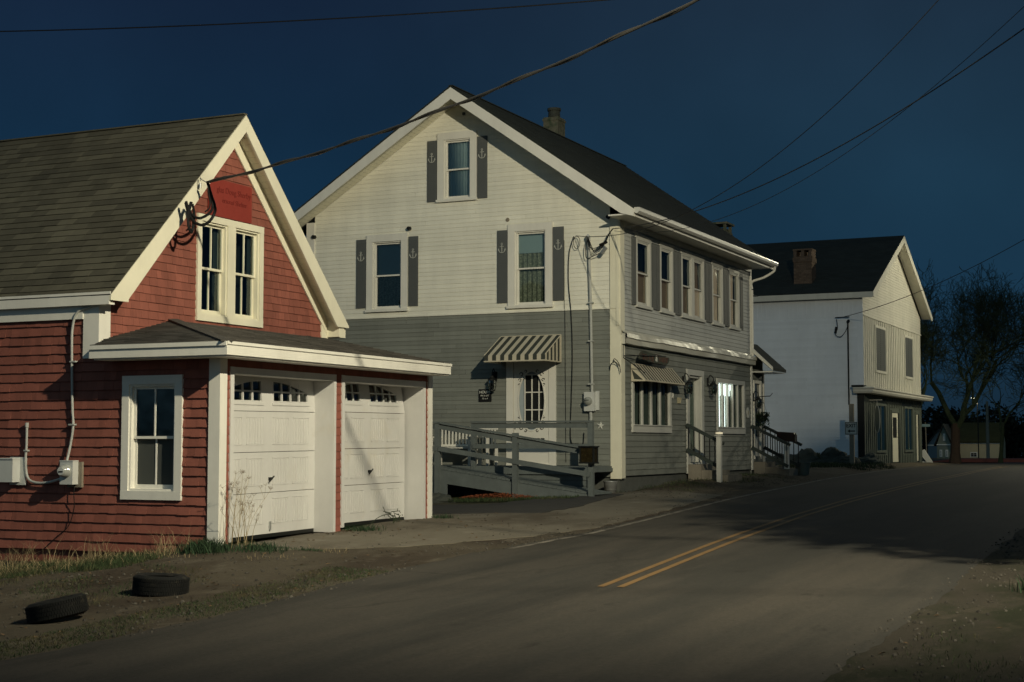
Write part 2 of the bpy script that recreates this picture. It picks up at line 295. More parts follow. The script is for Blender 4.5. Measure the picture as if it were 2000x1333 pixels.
def spans_minus(sp, holes, z):
    res = [sp]
    for h in holes:
        if h[2] <= z <= h[3]:
            nr = []
            for a, b in res:
                if h[1] <= a or h[0] >= b: nr.append((a, b)); continue
                if h[0] > a: nr.append((a, h[0]))
                if h[1] < b: nr.append((h[1], b))
            res = nr
    return [r for r in res if r[1] - r[0] > .01]
def courses(mb, fr, z0, z1, ex, span, holes=(), thick=.016, wr=None, seed=1, jit=.003, tj=1.0, m=0, under=.012):
    """lapped courses of clapboard (wr None) or separate shingles (wr = width range)"""
    rnd = random.Random(seed); z = z0
    while z < z1 - .005:
        zt = min(z + ex, z1); zm = (z + zt) / 2; sp = span(zm)
        if sp:
            for a, b in spans_minus(sp, holes, zm):
                u = a
                while u < b - 1e-4:
                    if wr: u2 = min(u + rnd.uniform(*wr), b)
                    else: u2 = min(u + rnd.uniform(2.2, 4.6), b)
                    if b - u2 < .04: u2 = b
                    g = .0012 if wr else .0025
                    th = thick + rnd.uniform(-jit, jit) * (1 if wr else .3); db = rnd.uniform(-jit, jit) if wr else 0
                    t = .5 + tj * rnd.uniform(-.5, .5)
                    A, B = u + g, u2 - g
                    # clip the top corners on sloping edges
                    st = span(zt - .001) or (A, B); sb = span(z + .001) or (A, B)
                    eL, eR = (u == a and abs(a - sp[0]) < 1e-6), (u2 == b and abs(b - sp[1]) < 1e-6)
                    Ab, Bb = (sb[0] if eL else A), (sb[1] if eR else B)
                    At, Bt = (st[0] if eL else max(A, st[0])), (st[1] if eR else min(B, st[1]))
                    if Bt > At and Bb > Ab:
                        p = [fr(Ab, z + db, th), fr(Bb, z + db, th), fr(Bt, zt, .002), fr(At, zt, .002)]
                        mb.face(p, t, m)
                        mb.face([fr(Ab, z + db, -under), fr(Bb, z + db, -under), p[1], p[0]], t, m)
                        mb.face([fr(Ab, z + db, -.004), p[0], p[3], fr(At, zt, -.006)], t, m)
                        mb.face([p[1], fr(Bb, z + db, -.004), fr(Bt, zt, -.006), p[2]], t, m)
                    u = u2
        z = zt

def curtain(fr, u0, u1, z0, z1, n, amp=.02, waves=7, seed=0, gaps=()):
    mb = MB(); rnd = random.Random(seed); K = max(24, waves * 8); ph = rnd.random() * 6; pr = None
    for i in range(K + 1):
        s = i / K; u = u0 + (u1 - u0) * s
        nn = n + amp * (math.sin(s * waves * 6.283 + ph) + .4 * math.sin(s * waves * 2.3 * 6.283)); nb = n + amp * 1.3 * math.sin(s * waves * 6.283 + ph + .5)
        cur = (fr(u, z1, nn * .98), fr(u, z0, nb))
        if pr and not any(g[0] < s < g[1] for g in gaps): mb.face([pr[1], cur[1], cur[0], pr[0]])
        pr = cur
    return mb

def window(fr, root, u0, u1, z0, z1, cw=.1, cols=1, trim='white', glassm='gls', curtains=(), sill=True, head=.0, room='dark', deep=.6, label=None, drop=.0, proud=.042, sh=0.0):
    """double-hung window > sash, pane, curtain; returns the hole to leave in the wall"""
    mb = MB(); ci0, ci1, cz0, cz1 = u0 + cw, u1 - cw, z0 + (cw if not sill else .06), z1 - cw
    mb.fbox(fr, u0, ci0, cz0, z1 - cw, -.02, proud); mb.fbox(fr, ci1, u1, cz0, z1 - cw, -.02, proud)
    mb.fbox(fr, u0, u1, z1 - cw, z1, -.02, proud + .003)
    if head: mb.fbox(fr, u0 - .03, u1 + .03, z1, z1 + head, -.02, proud + .035)
    if sill: mb.fbox(fr, u0 - .02, u1 + .02, z0, z0 + .06, -.02, proud + .035)
    else: mb.fbox(fr, u0, u1, z0, cz0, -.02, proud + .003)
    e = .028                                                     # inner stop, a second step of the frame
    for a, b, c, d in ((ci0, ci0 + e, cz0, cz1), (ci1 - e, ci1, cz0, cz1), (ci0 + e, ci1 - e, cz1 - e, cz1), (ci0 + e, ci1 - e, cz0, cz0 + e)):
        mb.fbox(fr, a, b, c, d, -.15 + sh * 2, .018)
    # room behind
    d = -deep
    for q in ([(ci0, cz0, d), (ci1, cz0, d), (ci1, cz1, d), (ci0, cz1, d)], [(ci0, cz0, d), (ci0, cz1, d), (ci0, cz1, -.14), (ci0, cz0, -.14)], [(ci1, cz0, d), (ci1, cz1, d), (ci1, cz1, -.14), (ci1, cz0, -.14)],
              [(ci0, cz1, d), (ci1, cz1, d), (ci1, cz1, -.14), (ci0, cz1, -.14)], [(ci0, cz0, d), (ci1, cz0, d), (ci1, cz0, -.14), (ci0, cz0, -.14)]):
        mb.face([fr(*p) for p in q], .5, 1)
    w = obj('window', mb, [trim, room], root, label=label)
    a0, a1, b0, b1 = ci0 + e, ci1 - e, cz0 + e, cz1 - e; zm = (b0 + b1) / 2 + drop; s = .036
    for k, (c0, c1, nn) in enumerate(((zm - s / 2, b1, -.030 + sh), (b0, zm + s / 2, -.066 + sh))):
        sm = MB()
        sm.fbox(fr, a0, a0 + s, c0, c1, nn - .03, nn); sm.fbox(fr, a1 - s, a1, c0, c1, nn - .03, nn)
        sm.fbox(fr, a0 + s, a1 - s, c1 - s, c1, nn - .03, nn - .001); sm.fbox(fr, a0 + s, a1 - s, c0, c0 + s * (1 if k == 0 else 1.5), nn - .03, nn - .001)
        for j in range(1, cols):
            uu = a0 + s + (a1 - a0 - 2 * s) * j / cols; sm.fbox(fr, uu - .011, uu + .011, c0 + s, c1 - s, nn - .026, nn - .003)
        obj('sash', sm, trim, w)
        pm = MB(); pm.face([fr(a0 + s * .5, c0 + s * .5, nn - .016), fr(a1 - s * .5, c0 + s * .5, nn - .016), fr(a1 - s * .5, c1 - s * .5, nn - .016), fr(a0 + s * .5, c1 - s * .5, nn - .016)])
        obj('pane', pm, glassm, w)
    for i, cdef in enumerate(curtains):
        f0, f1, g0, g1, mm, amp, wv = cdef                       # fractions of width, of height
        obj('curtain', curtain(fr, a0 + (a1 - a0) * f0, a0 + (a1 - a0) * f1, b0 + (b1 - b0) * g0, b0 + (b1 - b0) * g1, -.13 + sh - .03 * i, amp, wv, seed=int(u0 * 100) + i), mm, w)
    return (u0 + cw * .55, u1 - cw * .55, z0 + .03, z1 - cw * .5)

# ------------------------------------------------------------------ terrain
def itp(y, tab): return float(np.interp(y, [a for a, b in tab], [b for a, b in tab]))
ZR = [(-40, -2.1), (0, -1.75), (10, -1.62), (15, -1.5), (20, -1.36), (25, -1.25), (30, -1.13), (35, -1.04), (40, -.97), (50, -.90), (60, -.88), (75, -.95), (90, -1.08), (100, -1.15), (150, -1.6), (250, -2.25), (420, -3.2)]
ZB = [(-40, -2.4), (0, -2.0), (10, -1.75), (14, -1.47), (16, -1.33), (18.8, -1.275), (21.6, -1.20), (24, -1.17), (28.8, -1.09), (31, -1.04), (35, -.86), (41, -.80), (58, -.74), (70, -.83), (75, -.93), (90, -1.08), (100, -1.15), (150, -1.6), (250, -2.25), (420, -3.2)]
XL = [(-40, -8), (8.9, -8.42), (12, -8.5), (14.7, -8.8), (17, -8.95), (21, -8.78), (25.7, -9.1), (28.6, -9.3), (31.9, -9.5), (37, -9.75), (44.6, -10.3), (58, -10.9), (75, -11.6), (100, -12.6), (160, -16), (420, -22)]
XR = [(-40, -2.4), (10, -2.52), (16, -2.57), (18, -2.66), (22, -2.75), (30, -3), (45, -3.6), (60, -4.2), (75, -5), (100, -6), (160, -9.4), (420, -15)]
XC = [(-40, -5.6), (14.7, -6.0), (18, -6.26), (22, -6.57), (25.7, -6.8), (30, -6.93), (35.5, -7.04), (45.6, -7.28), (57.6, -7.8), (75, -8.6), (100, -9.6), (160, -12.6)]
def hz(x, y):
    zr = itp(y, ZR); xl = itp(y, XL); xr = itp(y, XR)
    bumpy = .022 * noise.noise(V((x * .9, y * .9, 0))) + .012 * noise.noise(V((x * 3, y * 3, 2)))
    if x > xl:
        if x <= xr: return zr
        return zr + (.03 * (x - xr) if x - xr < 4 else .12 + .01 * (x - xr - 4)) + bumpy * min(1, (x - xr))
    zb = itp(y, ZB); t = (xl - x) / max(xl + 11.7, .5); f = min(1, (xl - x) * .8)
    if t < 1: t = t * t * (3 - 2 * t); return zr + (zb - zr) * t + bumpy * f * .5
    s = itp(y, [(0, .12), (17, .10), (22, .03), (30, .022), (60, .0), (100, 0)])
    return zb - s * min(-11.7 - x, 9) + bumpy * f
def axis(segs):
    r = [segs[0][0]]
    for a, b, st in segs:
        n = max(1, round((b - a) / st)); r += [a + (b - a) * (i + 1) / n for i in range(n)]
    return r
def sheet(xs, ys, dz=0.0, fx=None, skirt=0):
    mb = MB(); nx = len(xs); ny = len(ys)
    for y in ys:
        for x in xs:
            X = fx(x, y) if fx else x; mb.v.append((X, y, hz(X, y) + dz))
    for j in range(ny - 1):
        for i in range(nx - 1):
            a = j * nx + i; mb.f.append((a, a + 1, a + 1 + nx, a + nx))
    if skirt:
        ring = [i for i in range(nx)] + [j * nx + nx - 1 for j in range(1, ny)] + [(ny - 1) * nx + i for i in range(nx - 2, -1, -1)] + [j * nx for j in range(ny - 2, 0, -1)]
        n0 = len(mb.v); mb.v += [(mb.v[i][0], mb.v[i][1], mb.v[i][2] - skirt) for i in ring]; K = len(ring)
        for k in range(K): mb.f.append((ring[k], ring[(k + 1) % K], n0 + (k + 1) % K, n0 + k))
    mb.t = [.5] * len(mb.f); mb.m = [0] * len(mb.f); return mb
gx = axis([(-420, -60, 40), (-60, -24, 3), (-24, -8, .4), (-8, -2, .75), (-2, 6, .5), (6, 40, 4), (40, 400, 40)])
gy = axis([(-40, 4, 4), (4, 36, .4), (36, 80, 1), (80, 160, 4), (160, 420, 20)])
kind(obj('ground', sheet(gx, gy, -.035), 'ground', smooth=True), 'structure')
ry = axis([(-40, 4, 4), (4, 32, .1), (32, 50, .4), (50, 100, 1), (100, 420, 10)])
def edge(tab, y, amp=.05, s=0): return itp(y, tab) + amp * noise.noise(V((y * 1.1, s, 0))) + amp * .5 * noise.noise(V((y * 4.3, s, 3))) + amp * .35 * noise.noise(V((y * 13, s, 5)))
kind(obj('road', sheet([i / 12 for i in range(13)], ry, .0, lambda u, y: edge(XL, y, .10, 1) * (1 - u) + edge(XR, y, .08, 7) * u, .04), 'road'), 'structure')
sy = axis([(6, 40, .35), (40, 76, 1)])
kind(obj('gravel_shoulder', sheet([i / 22 for i in range(23)], sy, -.004, lambda u, y: (itp(y, [(6, -14.8), (14, -14.2), (16.0, -11.95), (22, -12.2), (27, -12.0), (31, -11.7), (41, -11.5), (58, -12.3), (76, -13)]) + .3 * noise.noise(V((y * .8, 5, 0)))) * (1 - u) + (edge(XL, y, .10, 1) + .25) * u), 'gravel', smooth=True), 'structure')
kind(obj('right_shoulder', sheet([i / 14 for i in range(15)], axis([(4, 60, .3)]), -.004, lambda u, y: (edge(XR, y, .08, 7) - .25) * (1 - u) + (2.6 + .5 * noise.noise(V((y * .5, 9, 0)))) * u), 'gravelr', smooth=True), 'structure')
# concrete apron in front of the garage, darker asphalt drive beside it
kind(obj('driveway', sheet([i / 30 for i in range(31)], axis([(16.2, 31.6, .15)]), .004, lambda u, y: itp(y, [(16.2, -12.05), (22.6, -12.05), (24, -13), (30, -12.2), (31.6, -11.6)]) * (1 - u) + (itp(y, [(16.2, -11.1), (17.2, -10.35), (18.6, -9.75), (20, -9.35), (21.5, -9.02), (22.6, -9.0), (25, -9.2), (28, -9.45), (31.6, -9.8)]) + .14 * noise.noise(V((y * 1.6, 4, 0))) + .04 * noise.noise(V((y * 7, 4, 2)))) * u, .03), 'apron'), 'structure')
kind(obj('side_driveway', sheet([i / 20 for i in range(21)], axis([(22.9, 30.0, .2)]), .018, lambda u, y: itp(y, [(22.9, -16.5), (25, -15), (26.4, -12.9), (30, -12.1)]) * (1 - u) + (itp(y, [(22.9, -11.9), (24, -10.75), (26, -10.85), (28, -11.2), (30, -11.5)]) + .06 * noise.noise(V((y * 2, 8, 0)))) * u, .05), 'asph'), 'structure')
# painted lines
def stripe(name, tab, off, w, y0, y1, m, st=.3, broken=None):
    mb = MB(); y = y0
    while y < y1 - 1e-6:
        yb = min(y + st, y1); xa, xb = itp(y, tab) + off, itp(yb, tab) + off
        if not (broken and broken(y)):
            mb.face([(xa - w / 2, y, hz(xa, y) + .005), (xa + w / 2, y, hz(xa, y) + .005), (xb + w / 2, yb, hz(xb, yb) + .005), (xb - w / 2, yb, hz(xb, yb) + .005)])
        y = yb
    kind(obj(name, mb, m), 'structure')
stripe('road_line', XC, .02, .08, 14.95, 62, 'yellowline'); stripe('road_line', XC, .23, .08, 14.98, 62, 'yellowline')
stripe('road_line', XL, .17, .10, 18.5, 60, 'whiteline')
# bank closing the view past the crossing, red tail light painted into its colour
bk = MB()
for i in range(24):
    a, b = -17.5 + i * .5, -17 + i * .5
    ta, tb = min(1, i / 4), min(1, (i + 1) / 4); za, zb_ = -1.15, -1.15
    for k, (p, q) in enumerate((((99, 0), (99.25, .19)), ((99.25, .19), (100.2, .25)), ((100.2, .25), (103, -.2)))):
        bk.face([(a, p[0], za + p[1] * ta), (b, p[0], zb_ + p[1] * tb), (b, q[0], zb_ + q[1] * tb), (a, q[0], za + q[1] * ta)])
kind(obj('kerb_bank', bk, mat('taillight_red_bank', (.20, .055, .035), .9, .3, 2)), 'structure')
# curb stones by the tyres
# ------------------------------------------------------------------ red garage house
YA = 16.04; XD = -11.7; XG = -13.69; XBK = -24.0; YAR = 21.73; YC_ = 18.95
A = thing('garage_house', 'red shingled garage house with cream trim, steep gable and two white garage doors', 'house', ((XD + XBK) / 2, 19, -1.4))
fS, fG, fD = FS(YA), FF(XG), FF(XD)
sideW = window(fS, A, -13.24, -12.26, -.73, .90, .115, 2, 'white', 'gls', ((.0, .16, 0, .45, 'curtdk', .015, 3),), sill=False, label='tall window with white casing in the shingled side wall')
g1 = window(fG, A, 18.14, 18.985, 1.82, 3.41, .1, 2, 'cream', 'gls', ((.78, 1, 0, 1, 'curtdk', .012, 3),), sill=False, deep=.8)
g2 = window(fG, A, 18.985, 19.83, 1.82, 3.41, .1, 2, 'cream', 'gls', ((.82, 1, 0, 1, 'curtdk', .012, 2),), sill=False, deep=.8)
# side wall: shingles from beyond the left of the frame to the corner post
mb = MB()
courses(mb, fS, -1.42, 1.97, .126, lambda z: (XBK, (XD - .14) if z < 1.12 else (XG - .235)), [sideW], .021, (.08, .24), 3, .004)
mb.fbox(fS, XBK, XD - .15, -1.60, -1.42, -.06, -.03, .1)
obj('side_wall', mb, 'red', A)
# gable wall
def gsp(off):
    def f(z):
        d = (5.02 - z - off) / .995
        return (max(YA + .2, YC_ - d), min(YAR - .17, YC_ + d)) if d > .03 else None
    return f
mb = MB(); courses(mb, fG, 1.28, 4.72, .119, gsp(.10), [g1, g2], .017, (.09, .23), 5, .0025); obj('gable_wall', mb, 'red', A)
# garage wall strips
mb = MB()
for a, b, c, d in ((16.16, 16.25, -1.3, 1.12), (18.84, 19.0, -1.29, 1.12), (21.58, 21.65, -1.24, 1.12), (16.25, 18.84, 1.0, 1.12), (19.0, 21.58, 1.01, 1.12)):
    courses(mb, fD, c, d, .118, lambda z, a=a, b=b: (a, b), [], .014, (.09, .2), int(a * 10), .002)
obj('garage_wall', mb, 'red', A)
mb = MB(); mb.fbox(FF(XBK), YA, YAR, -2.6, 2, 0, .05); mb.fbox(FS(YAR), XBK, XG, -2.2, 2.0, -.1, 0)
mb.fbox(FS(YAR), XG, XD - .14, -1.7, 1.15, -.1, 0); obj('rear_wall', mb, 'red', A)
mb = MB(); mb.fbox(fS, XBK, XD, -2.6, -1.5, -.2, -.07); obj('foundation', mb, 'found', A)
# corner posts
def part(name, m, fn, parent=A, label=None):
    mb = MB(); fn(mb); return obj(name, mb, m, parent, label=label)
part('corner_post', 'white', lambda b: (b.box((XD - .14, YA - .035, -1.42), (XD + .035, YA + .12, 1.15))))
part('corner_post', 'white', lambda b: b.box((XD - .1, 21.65, -1.28), (XD + .032, 21.78, 1.13)))
part('corner_post', 'white', lambda b: (b.box((XG - .235, YA - .033, 1.15), (XG + .033, YA + .2, 1.93))))
part('corner_post', 'cream', lambda b: b.box((XG - .1, YAR - .17, 1.5), (XG + .033, YAR + .03, 2.0)))
# door frames with deep jambs
def dframe(b, u0, u1, z0):
    b.fbox(fD, u0 - .075, u0, z0, 1.005, -.05, .028); b.fbox(fD, u1, u1 + .06, z0, 1.005, -.05, .028); b.fbox(fD, u0, u1, .915, 1.003, -.05, .024)
    b.fbox(fD, u0 - .03, u0, z0, .915, -.42, -.05); b.fbox(fD, u1, u1 + .03, z0, .915, -.42, -.05); b.fbox(fD, u0, u1, .915, .95, -.42, -.05)
DR = ((16.325, 18.775, -1.27), (19.075, 21.50, -1.215))
for a, b_, z in DR: part('door_frame', 'doorwhite', lambda b, a=a, b_=b_, z=z: dframe(b, a, b_, z))
# garage doors: four sections of embossed steel, arched lights in the top one
def garage_door(u0, u1, zb, ztop, skew, leanv, lights, seed):
    H = ztop - zb; lv = [0, .57 / 2.18, 1.13 / 2.18, 1.69 / 2.18, 1]
    def fr(u, z, n=0):
        s = (z - zb) / H; ln = -leanv * max(0, (s - lv[3]) / (1 - lv[3]))
        return V((XD - .30 + n + ln, u, z + skew * (u - u0) * (1 - s * .55)))
    mb = MB(); W_ = u1 - u0
    for i in range(4):
        a, b = zb + H * lv[i], zb + H * lv[i + 1]
        if i < 3:
            mb.fbox(fr, u0, u1, a + .004, b - .004, -.04, 0)
            for p0, p1 in ((.10, .255), (.30, .46), (.555, .715), (.76, .92)):
                q0, q1 = u0 + W_ * p0, u0 + W_ * p1; zz0, zz1 = a + (.10 if i else .14), b - .08
                for (c0, c1, d0, d1) in ((q0, q1, zz0, zz0 + .008), (q0, q1, zz1 - .008, zz1), (q0, q0 + .008, zz0, zz1), (q1 - .008, q1, zz0, zz1)): mb.fbox(fr, c0, c1, d0, d1, 0, .006)
                for k in range(1, 6):
                    c = q0 + (q1 - q0) * k / 6; mb.fbox(fr, c - .006, c + .006, zz0 + .02, zz1 - .02, 0, .008)
        else:
            wz0 = zb + 1.83
            cuts = sorted([(l[0], l[1]) for l in lights]); us = [u0] + [x for c in cuts for x in c] + [u1]
            mb.fbox(fr, u0, u1, a + .004, wz0, -.04, 0)
            for k in range(0, len(us), 2): mb.fbox(fr, us[k], us[k + 1], wz0, b, -.04, 0)
            for l in lights:
                n = 12; prev = None
                for k in range(n + 1):
                    s = k / n; u = l[0] + (l[1] - l[0]) * s; rise = s if l[2] > 0 else 1 - s
                    zt = wz0 + .125 + .155 * math.sin(min(1, rise * 1.05) * math.pi / 2)
                    if prev: mb.prism(fr, [(prev[0], prev[1]), (u, zt), (u, b), (prev[0], b)], -.04, 0)
                    if prev: mb.prism(fr, [(prev[0], prev[1]), (u, zt), (u, zt + .014), (prev[0], prev[1] + .014)], 0, .01)
                    prev = (u, zt)
                mb.fbox(fr, l[0] - .03, l[1] + .03, wz0 - .05, wz0 - .015, 0, .012)
    d = obj('garage_door', mb, 'doorwhite', A)
    for l in lights:
        wz0 = zb + 1.83; mu = MB()
        for k in range(0, 5):
            u = l[0] + (l[1] - l[0]) * k / 4; mu.fbox(fr, u - .011, u + .011, wz0, wz0 + (.28 if 0 < k < 4 else (.29 if (k == 0) == (l[2] < 0) else .14)), -.022, .004)
        mu.fbox(fr, l[0], l[1], wz0 + .128, wz0 + .15, -.021, .003); mu.fbox(fr, l[0], l[1], wz0 - .004, wz0 + .012, -.02, .004)
        obj('window_grille', mu, 'doorwhite', d)
        pm = MB(); pm.face([fr(l[0], wz0, -.025), fr(l[1], wz0, -.025), fr(l[1], wz0 + .29, -.025), fr(l[0], wz0 + .29, -.025)]); obj('pane', pm, 'gls', d)
    hm = MB(); hu = u0 + W_ * .53; hm.fbox(fr, hu - .035, hu + .035, zb + .74, zb + .78, 0, .02); hm.tube([fr(hu - .05, zb + .72, .03), fr(hu, zb + .77, .045), fr(hu + .06, zb + .79, .03)], .012, 6)
    obj('handle', hm, 'black', d)
    hm = MB(); hm.fbox(fr, hu - .015, hu + .015, zb + .05, zb + .17, 0, .025); obj('lift_handle', hm, 'metal', d) if skew > .01 else None
    sm = MB(); sm.fbox(fr, u0, u1, zb - .05, zb, -.035, -.005); obj('weather_seal', sm, 'black', d)
garage_door(16.33, 18.80, -1.255, .93, .014, .03, ((16.56, 17.45, 1), (17.72, 18.60, -1)), 1)
garage_door(19.08, 21.45, -1.19, .96, .008, .075, ((19.30, 20.11, 1), (20.40, 21.25, -1)), 2)
mb = MB(); mb.box((XD - 2, 16.2, -1.4), (XD - 1.9, 21.6, 1.1)); mb.box((XD - 2, 16.12, -1.4), (XD - .3, 16.17, 1.1)); obj('garage_interior', mb, mat('garage_inside_wall', (.06, .066, .06), .9), A)
# porch roof over the garage doors: front plane and hipped left end
EX, EY, ZE = XD + .40, YA - .40, 1.285
def rooff(O, U, Up): O, U, Up = V(O), V(U).normalized(), V(Up).normalized(); return frame(O, U, Up, U.cross(Up))
sl = (1.775 - ZE) / (EX - XG); L1 = math.hypot(EX - XG, 1.775 - ZE)
fr1 = rooff((EX, EY, ZE), (0, 1, 0), (XG - EX, 0, 1.775 - ZE))
mb = MB(); hipY = 17.62 - EY
courses(mb, fr1, 0, L1, .135, lambda v: (hipY * v / L1, 21.72 - EY), [], .014, (.22, .34), 21, .002, under=.03)
mb.prism(fr1, [(0, 0), (21.72 - EY, 0), (21.72 - EY, L1), (hipY, L1)], -.05, -.012)
L2 = math.hypot(17.62 - EY, 1.775 - ZE); fr2 = rooff((EX, EY, ZE), (-1, 0, 0), (0, 17.62 - EY, 1.775 - ZE)); fr2 = frame((EX, EY, ZE), (-1, 0, 0), (V((0, 17.62 - EY, 1.775 - ZE)).normalized()), V((0, -(1.775 - ZE), 17.62 - EY)).normalized())
courses(mb, fr2, 0, L2, .118, lambda v: ((EX - XG) * v / L2, (2.19 if v < .40 else EX - XG)), [], .014, (.22, .34), 22, .002, under=.03)
mb.prism(fr2, [(0, 0), (2.19, 0), (2.38, .41), (EX - XG, L2)], -.05, -.012)
mb.beam((EX + .0, EY, ZE + .008), (XG, 17.62, 1.79), .16, .02)
obj('garage_roof', mb, 'roofA2', A)
mb = MB()
mb.box((EX - .03, EY, ZE - .165), (EX, 21.72, ZE - .005)); mb.box((EX, EY - .004, ZE - .035), (EX + .018, 21.725, ZE + .005))
mb.box((-13.50, EY - .0, ZE - .165), (EX - .031, EY + .03, ZE - .005)); mb.box((-13.51, EY - .02, ZE - .05), (EX, EY - .001, ZE + .004))
mb.box((-13.50, EY + .031, ZE - .165), (-13.46, YA - .03, ZE - .0))
obj('fascia', mb, 'white', A)
mb = MB(); mb.box((XD + .04, EY + .03, 1.10), (EX - .031, 21.70, 1.125)); mb.box((-13.45, EY + .04, 1.10), (XD + .03, YA - .04, 1.125)); obj('soffit', mb, 'white', A)
# main roof
FX = XG + .30; AP = 5.02; FT = 1.985; EYL = YC_ - 3.03; EYR = YC_ + 3.03; LS = math.hypot(3.03, AP - FT)
mb = MB()
fl = frame((XBK, EYL, FT), (1, 0, 0), V((0, 3.03, AP - FT)).normalized(), V((0, -(AP - FT), 3.03)).normalized())
courses(mb, fl, 0, LS, .142, lambda v: (0, FX - XBK - .005), [], .014, (.26, .42), 31, .003, under=.03)
mb.prism(fl, [(0, 0), (FX - XBK - .03, 0), (FX - XBK - .03, LS), (0, LS)], -.10, -.012)
frr = frame((XBK, EYR, FT), (1, 0, 0), V((0, -3.03, AP - FT)).normalized(), V((0, (AP - FT), 3.03)).normalized())
courses(mb, frr, 0, LS, .142, lambda v: (0, FX - XBK - .005), [], .014, (.26, .42), 32, .003, under=.03)
mb.prism(frr, [(0, 0), (FX - XBK - .03, 0), (FX - XBK - .03, LS), (0, LS)], -.10, -.012)
mb.beam((XBK, YC_, AP + .004), (FX - .01, YC_, AP + .004), .09, .02)
obj('roof', mb, 'roofA', A)
fR = FF(FX - .03); w = .25
mb = MB(); mb.prism(fR, [(YC_, AP - .02), (YC_, AP - .02 - w), (EYL + .36, FT - .03), (EYL, FT - .03), (EYL, FT + .0)], 0, .035)
mb.prism(fR, [(EYL, FT - .07), (EYL + .36, FT - .07), (EYL + .36, FT + .14), (EYL, FT - .03)], 0, .034)
obj('rake_board', mb, 'cream', A)
mb = MB(); mb.prism(fR, [(YC_, AP - .02), (EYR, FT), (EYR, FT - .03), (EYR - .36, FT - .03), (YC_, AP - .02 - w)], 0, .035)
obj('rake_board', mb, 'cream', A)
mb = MB(); mb.prism(FF(XG), [(YC_ + .0, AP - .13), (YAR + .02, FT + .12), (YAR + .02, FT - .18), (YC_, AP - .41)], .018, .04)
mb.prism(FF(XG), [(YC_ - .0, AP - .13), (YC_, AP - .41), (YA - .02, FT - .16), (YA - .02, FT + .0)], .018, .039)
obj('frieze_board', mb, 'cream', A)
mb = MB()                                                     # beaded rake soffit boards
for i in range(36):
    a, b = i / 36, (i + 1) / 36
    for sg_ in (1, -1):
        ya, yb = YC_ + sg_ * 3.0 * a, YC_ + sg_ * 3.0 * b - sg_ * .008; za, zb2 = AP - .165 - 3.0 * a, AP - .165 - 3.0 * b
        mb.face([(XG + .04, ya, za), (FX - .03, ya, za), (FX - .03, yb, zb2), (XG + .04, yb, zb2)])
obj('rake_soffit', mb, 'cream', A)
mb = MB(); mb.box((XG + .0, YAR + .03, FT - .20), (FX - .031, EYR - .05, FT + .12)); mb.box((XG, YAR + .0, FT - .19), (FX - .035, YAR + .03, FT + .10)); obj('eave_return', mb, 'cream', A)
mb = MB(); mb.box((XBK, EYL + .0, FT - .125), (FX - .031, EYL + .03, FT + .03)); mb.box((XBK, EYL - .012, FT + .01), (FX, EYL - .001, FT + .045)); obj('eave_fascia', mb, 'white', A)
mb = MB(); mb.box((XBK, EYL + .031, FT - .125), (FX - .035, YA + .0, FT - .10)); mb.box((XBK, YA - .05, FT - .30), (XG - .235, YA - .024, FT - .126)); obj('eave_soffit', mb, 'white', A)

sb = thing('wall_sign', 'square red board with faint dark lettering under the gable peak above the double window', 'sign', (XG, 18.93, 3.4))
mb = MB(); mb.fbox(fG, 18.39, 19.47, 3.42, 3.985, .02, .055); obj('board', mb, 'red2', sb)
obj('lettering', (lambda m: (merge(m, textmesh('ersonal Shelter', .105, fG, 19.02, 3.675, .057, .004, sx=1.0)), m)[1])(textmesh('glas Doug Sherby', .125, fG, 19.00, 3.83, .057, .004)), 'redletter', sb)

# service cable knot at the gable
rnd = random.Random(7)
cc = thing('cable_coil', 'loops of thick black service cable hooked to the left rake of the red gable', 'cable', (-13.2, 18.0, 3.6))
def loopt(pts, r): mb.tube([V(p) + V((0, .08, -.04)) for p in pts], r, 7)
def smoothp(P, n=8):
    P = [V(p) for p in P]; out_ = []
    for i in range(len(P) - 1):
        p0, p1, p2, p3 = P[max(i - 1, 0)], P[i], P[i + 1], P[min(i + 2, len(P) - 1)]
        for k in range(n):
            t = k / n; out_.append(.5 * ((2 * p1) + (-p0 + p2) * t + (2 * p0 - 5 * p1 + 4 * p2 - p3) * t * t + (-p0 + 3 * p1 - 3 * p2 + p3) * t ** 3))
    out_.append(P[-1]); return out_
HK = (-13.12, 17.64, 3.745); H0 = (-13.12, 17.56, 3.785)
mb = MB()
for pts, r in (([H0, (-13.13, 17.63, 3.66), (-13.13, 17.69, 3.52), (-13.13, 17.69, 3.42), (-13.13, 17.58, 3.32), (-13.15, 17.42, 3.25), (-13.16, 17.28, 3.27), (-13.18, 17.2, 3.36), (-13.19, 17.16, 3.46)], .020),
               ([H0, (-13.13, 17.66, 3.62), (-13.12, 17.73, 3.48), (-13.12, 17.74, 3.38), (-13.13, 17.64, 3.24), (-13.14, 17.48, 3.16), (-13.16, 17.32, 3.18), (-13.18, 17.22, 3.28), (-13.19, 17.15, 3.44)], .022),
               ([H0, (-13.13, 17.61, 3.6), (-13.13, 17.64, 3.5), (-13.13, 17.62, 3.42), (-13.14, 17.54, 3.36)], .012),
               ([(-13.19, 17.29, 3.46), (-13.18, 17.23, 3.34), (-13.18, 17.21, 3.14), (-13.18, 17.26, 3.06), (-13.19, 17.33, 3.10), (-13.19, 17.35, 3.3), (-13.19, 17.31, 3.44)], .018),
               ([(-13.19, 17.27, 3.46), (-13.18, 17.19, 3.3), (-13.18, 17.21, 3.1), (-13.18, 17.29, 3.03), (-13.19, 17.33, 3.2)], .017)): loopt(smoothp(pts), r)
obj('loop', mb, 'wire', cc)
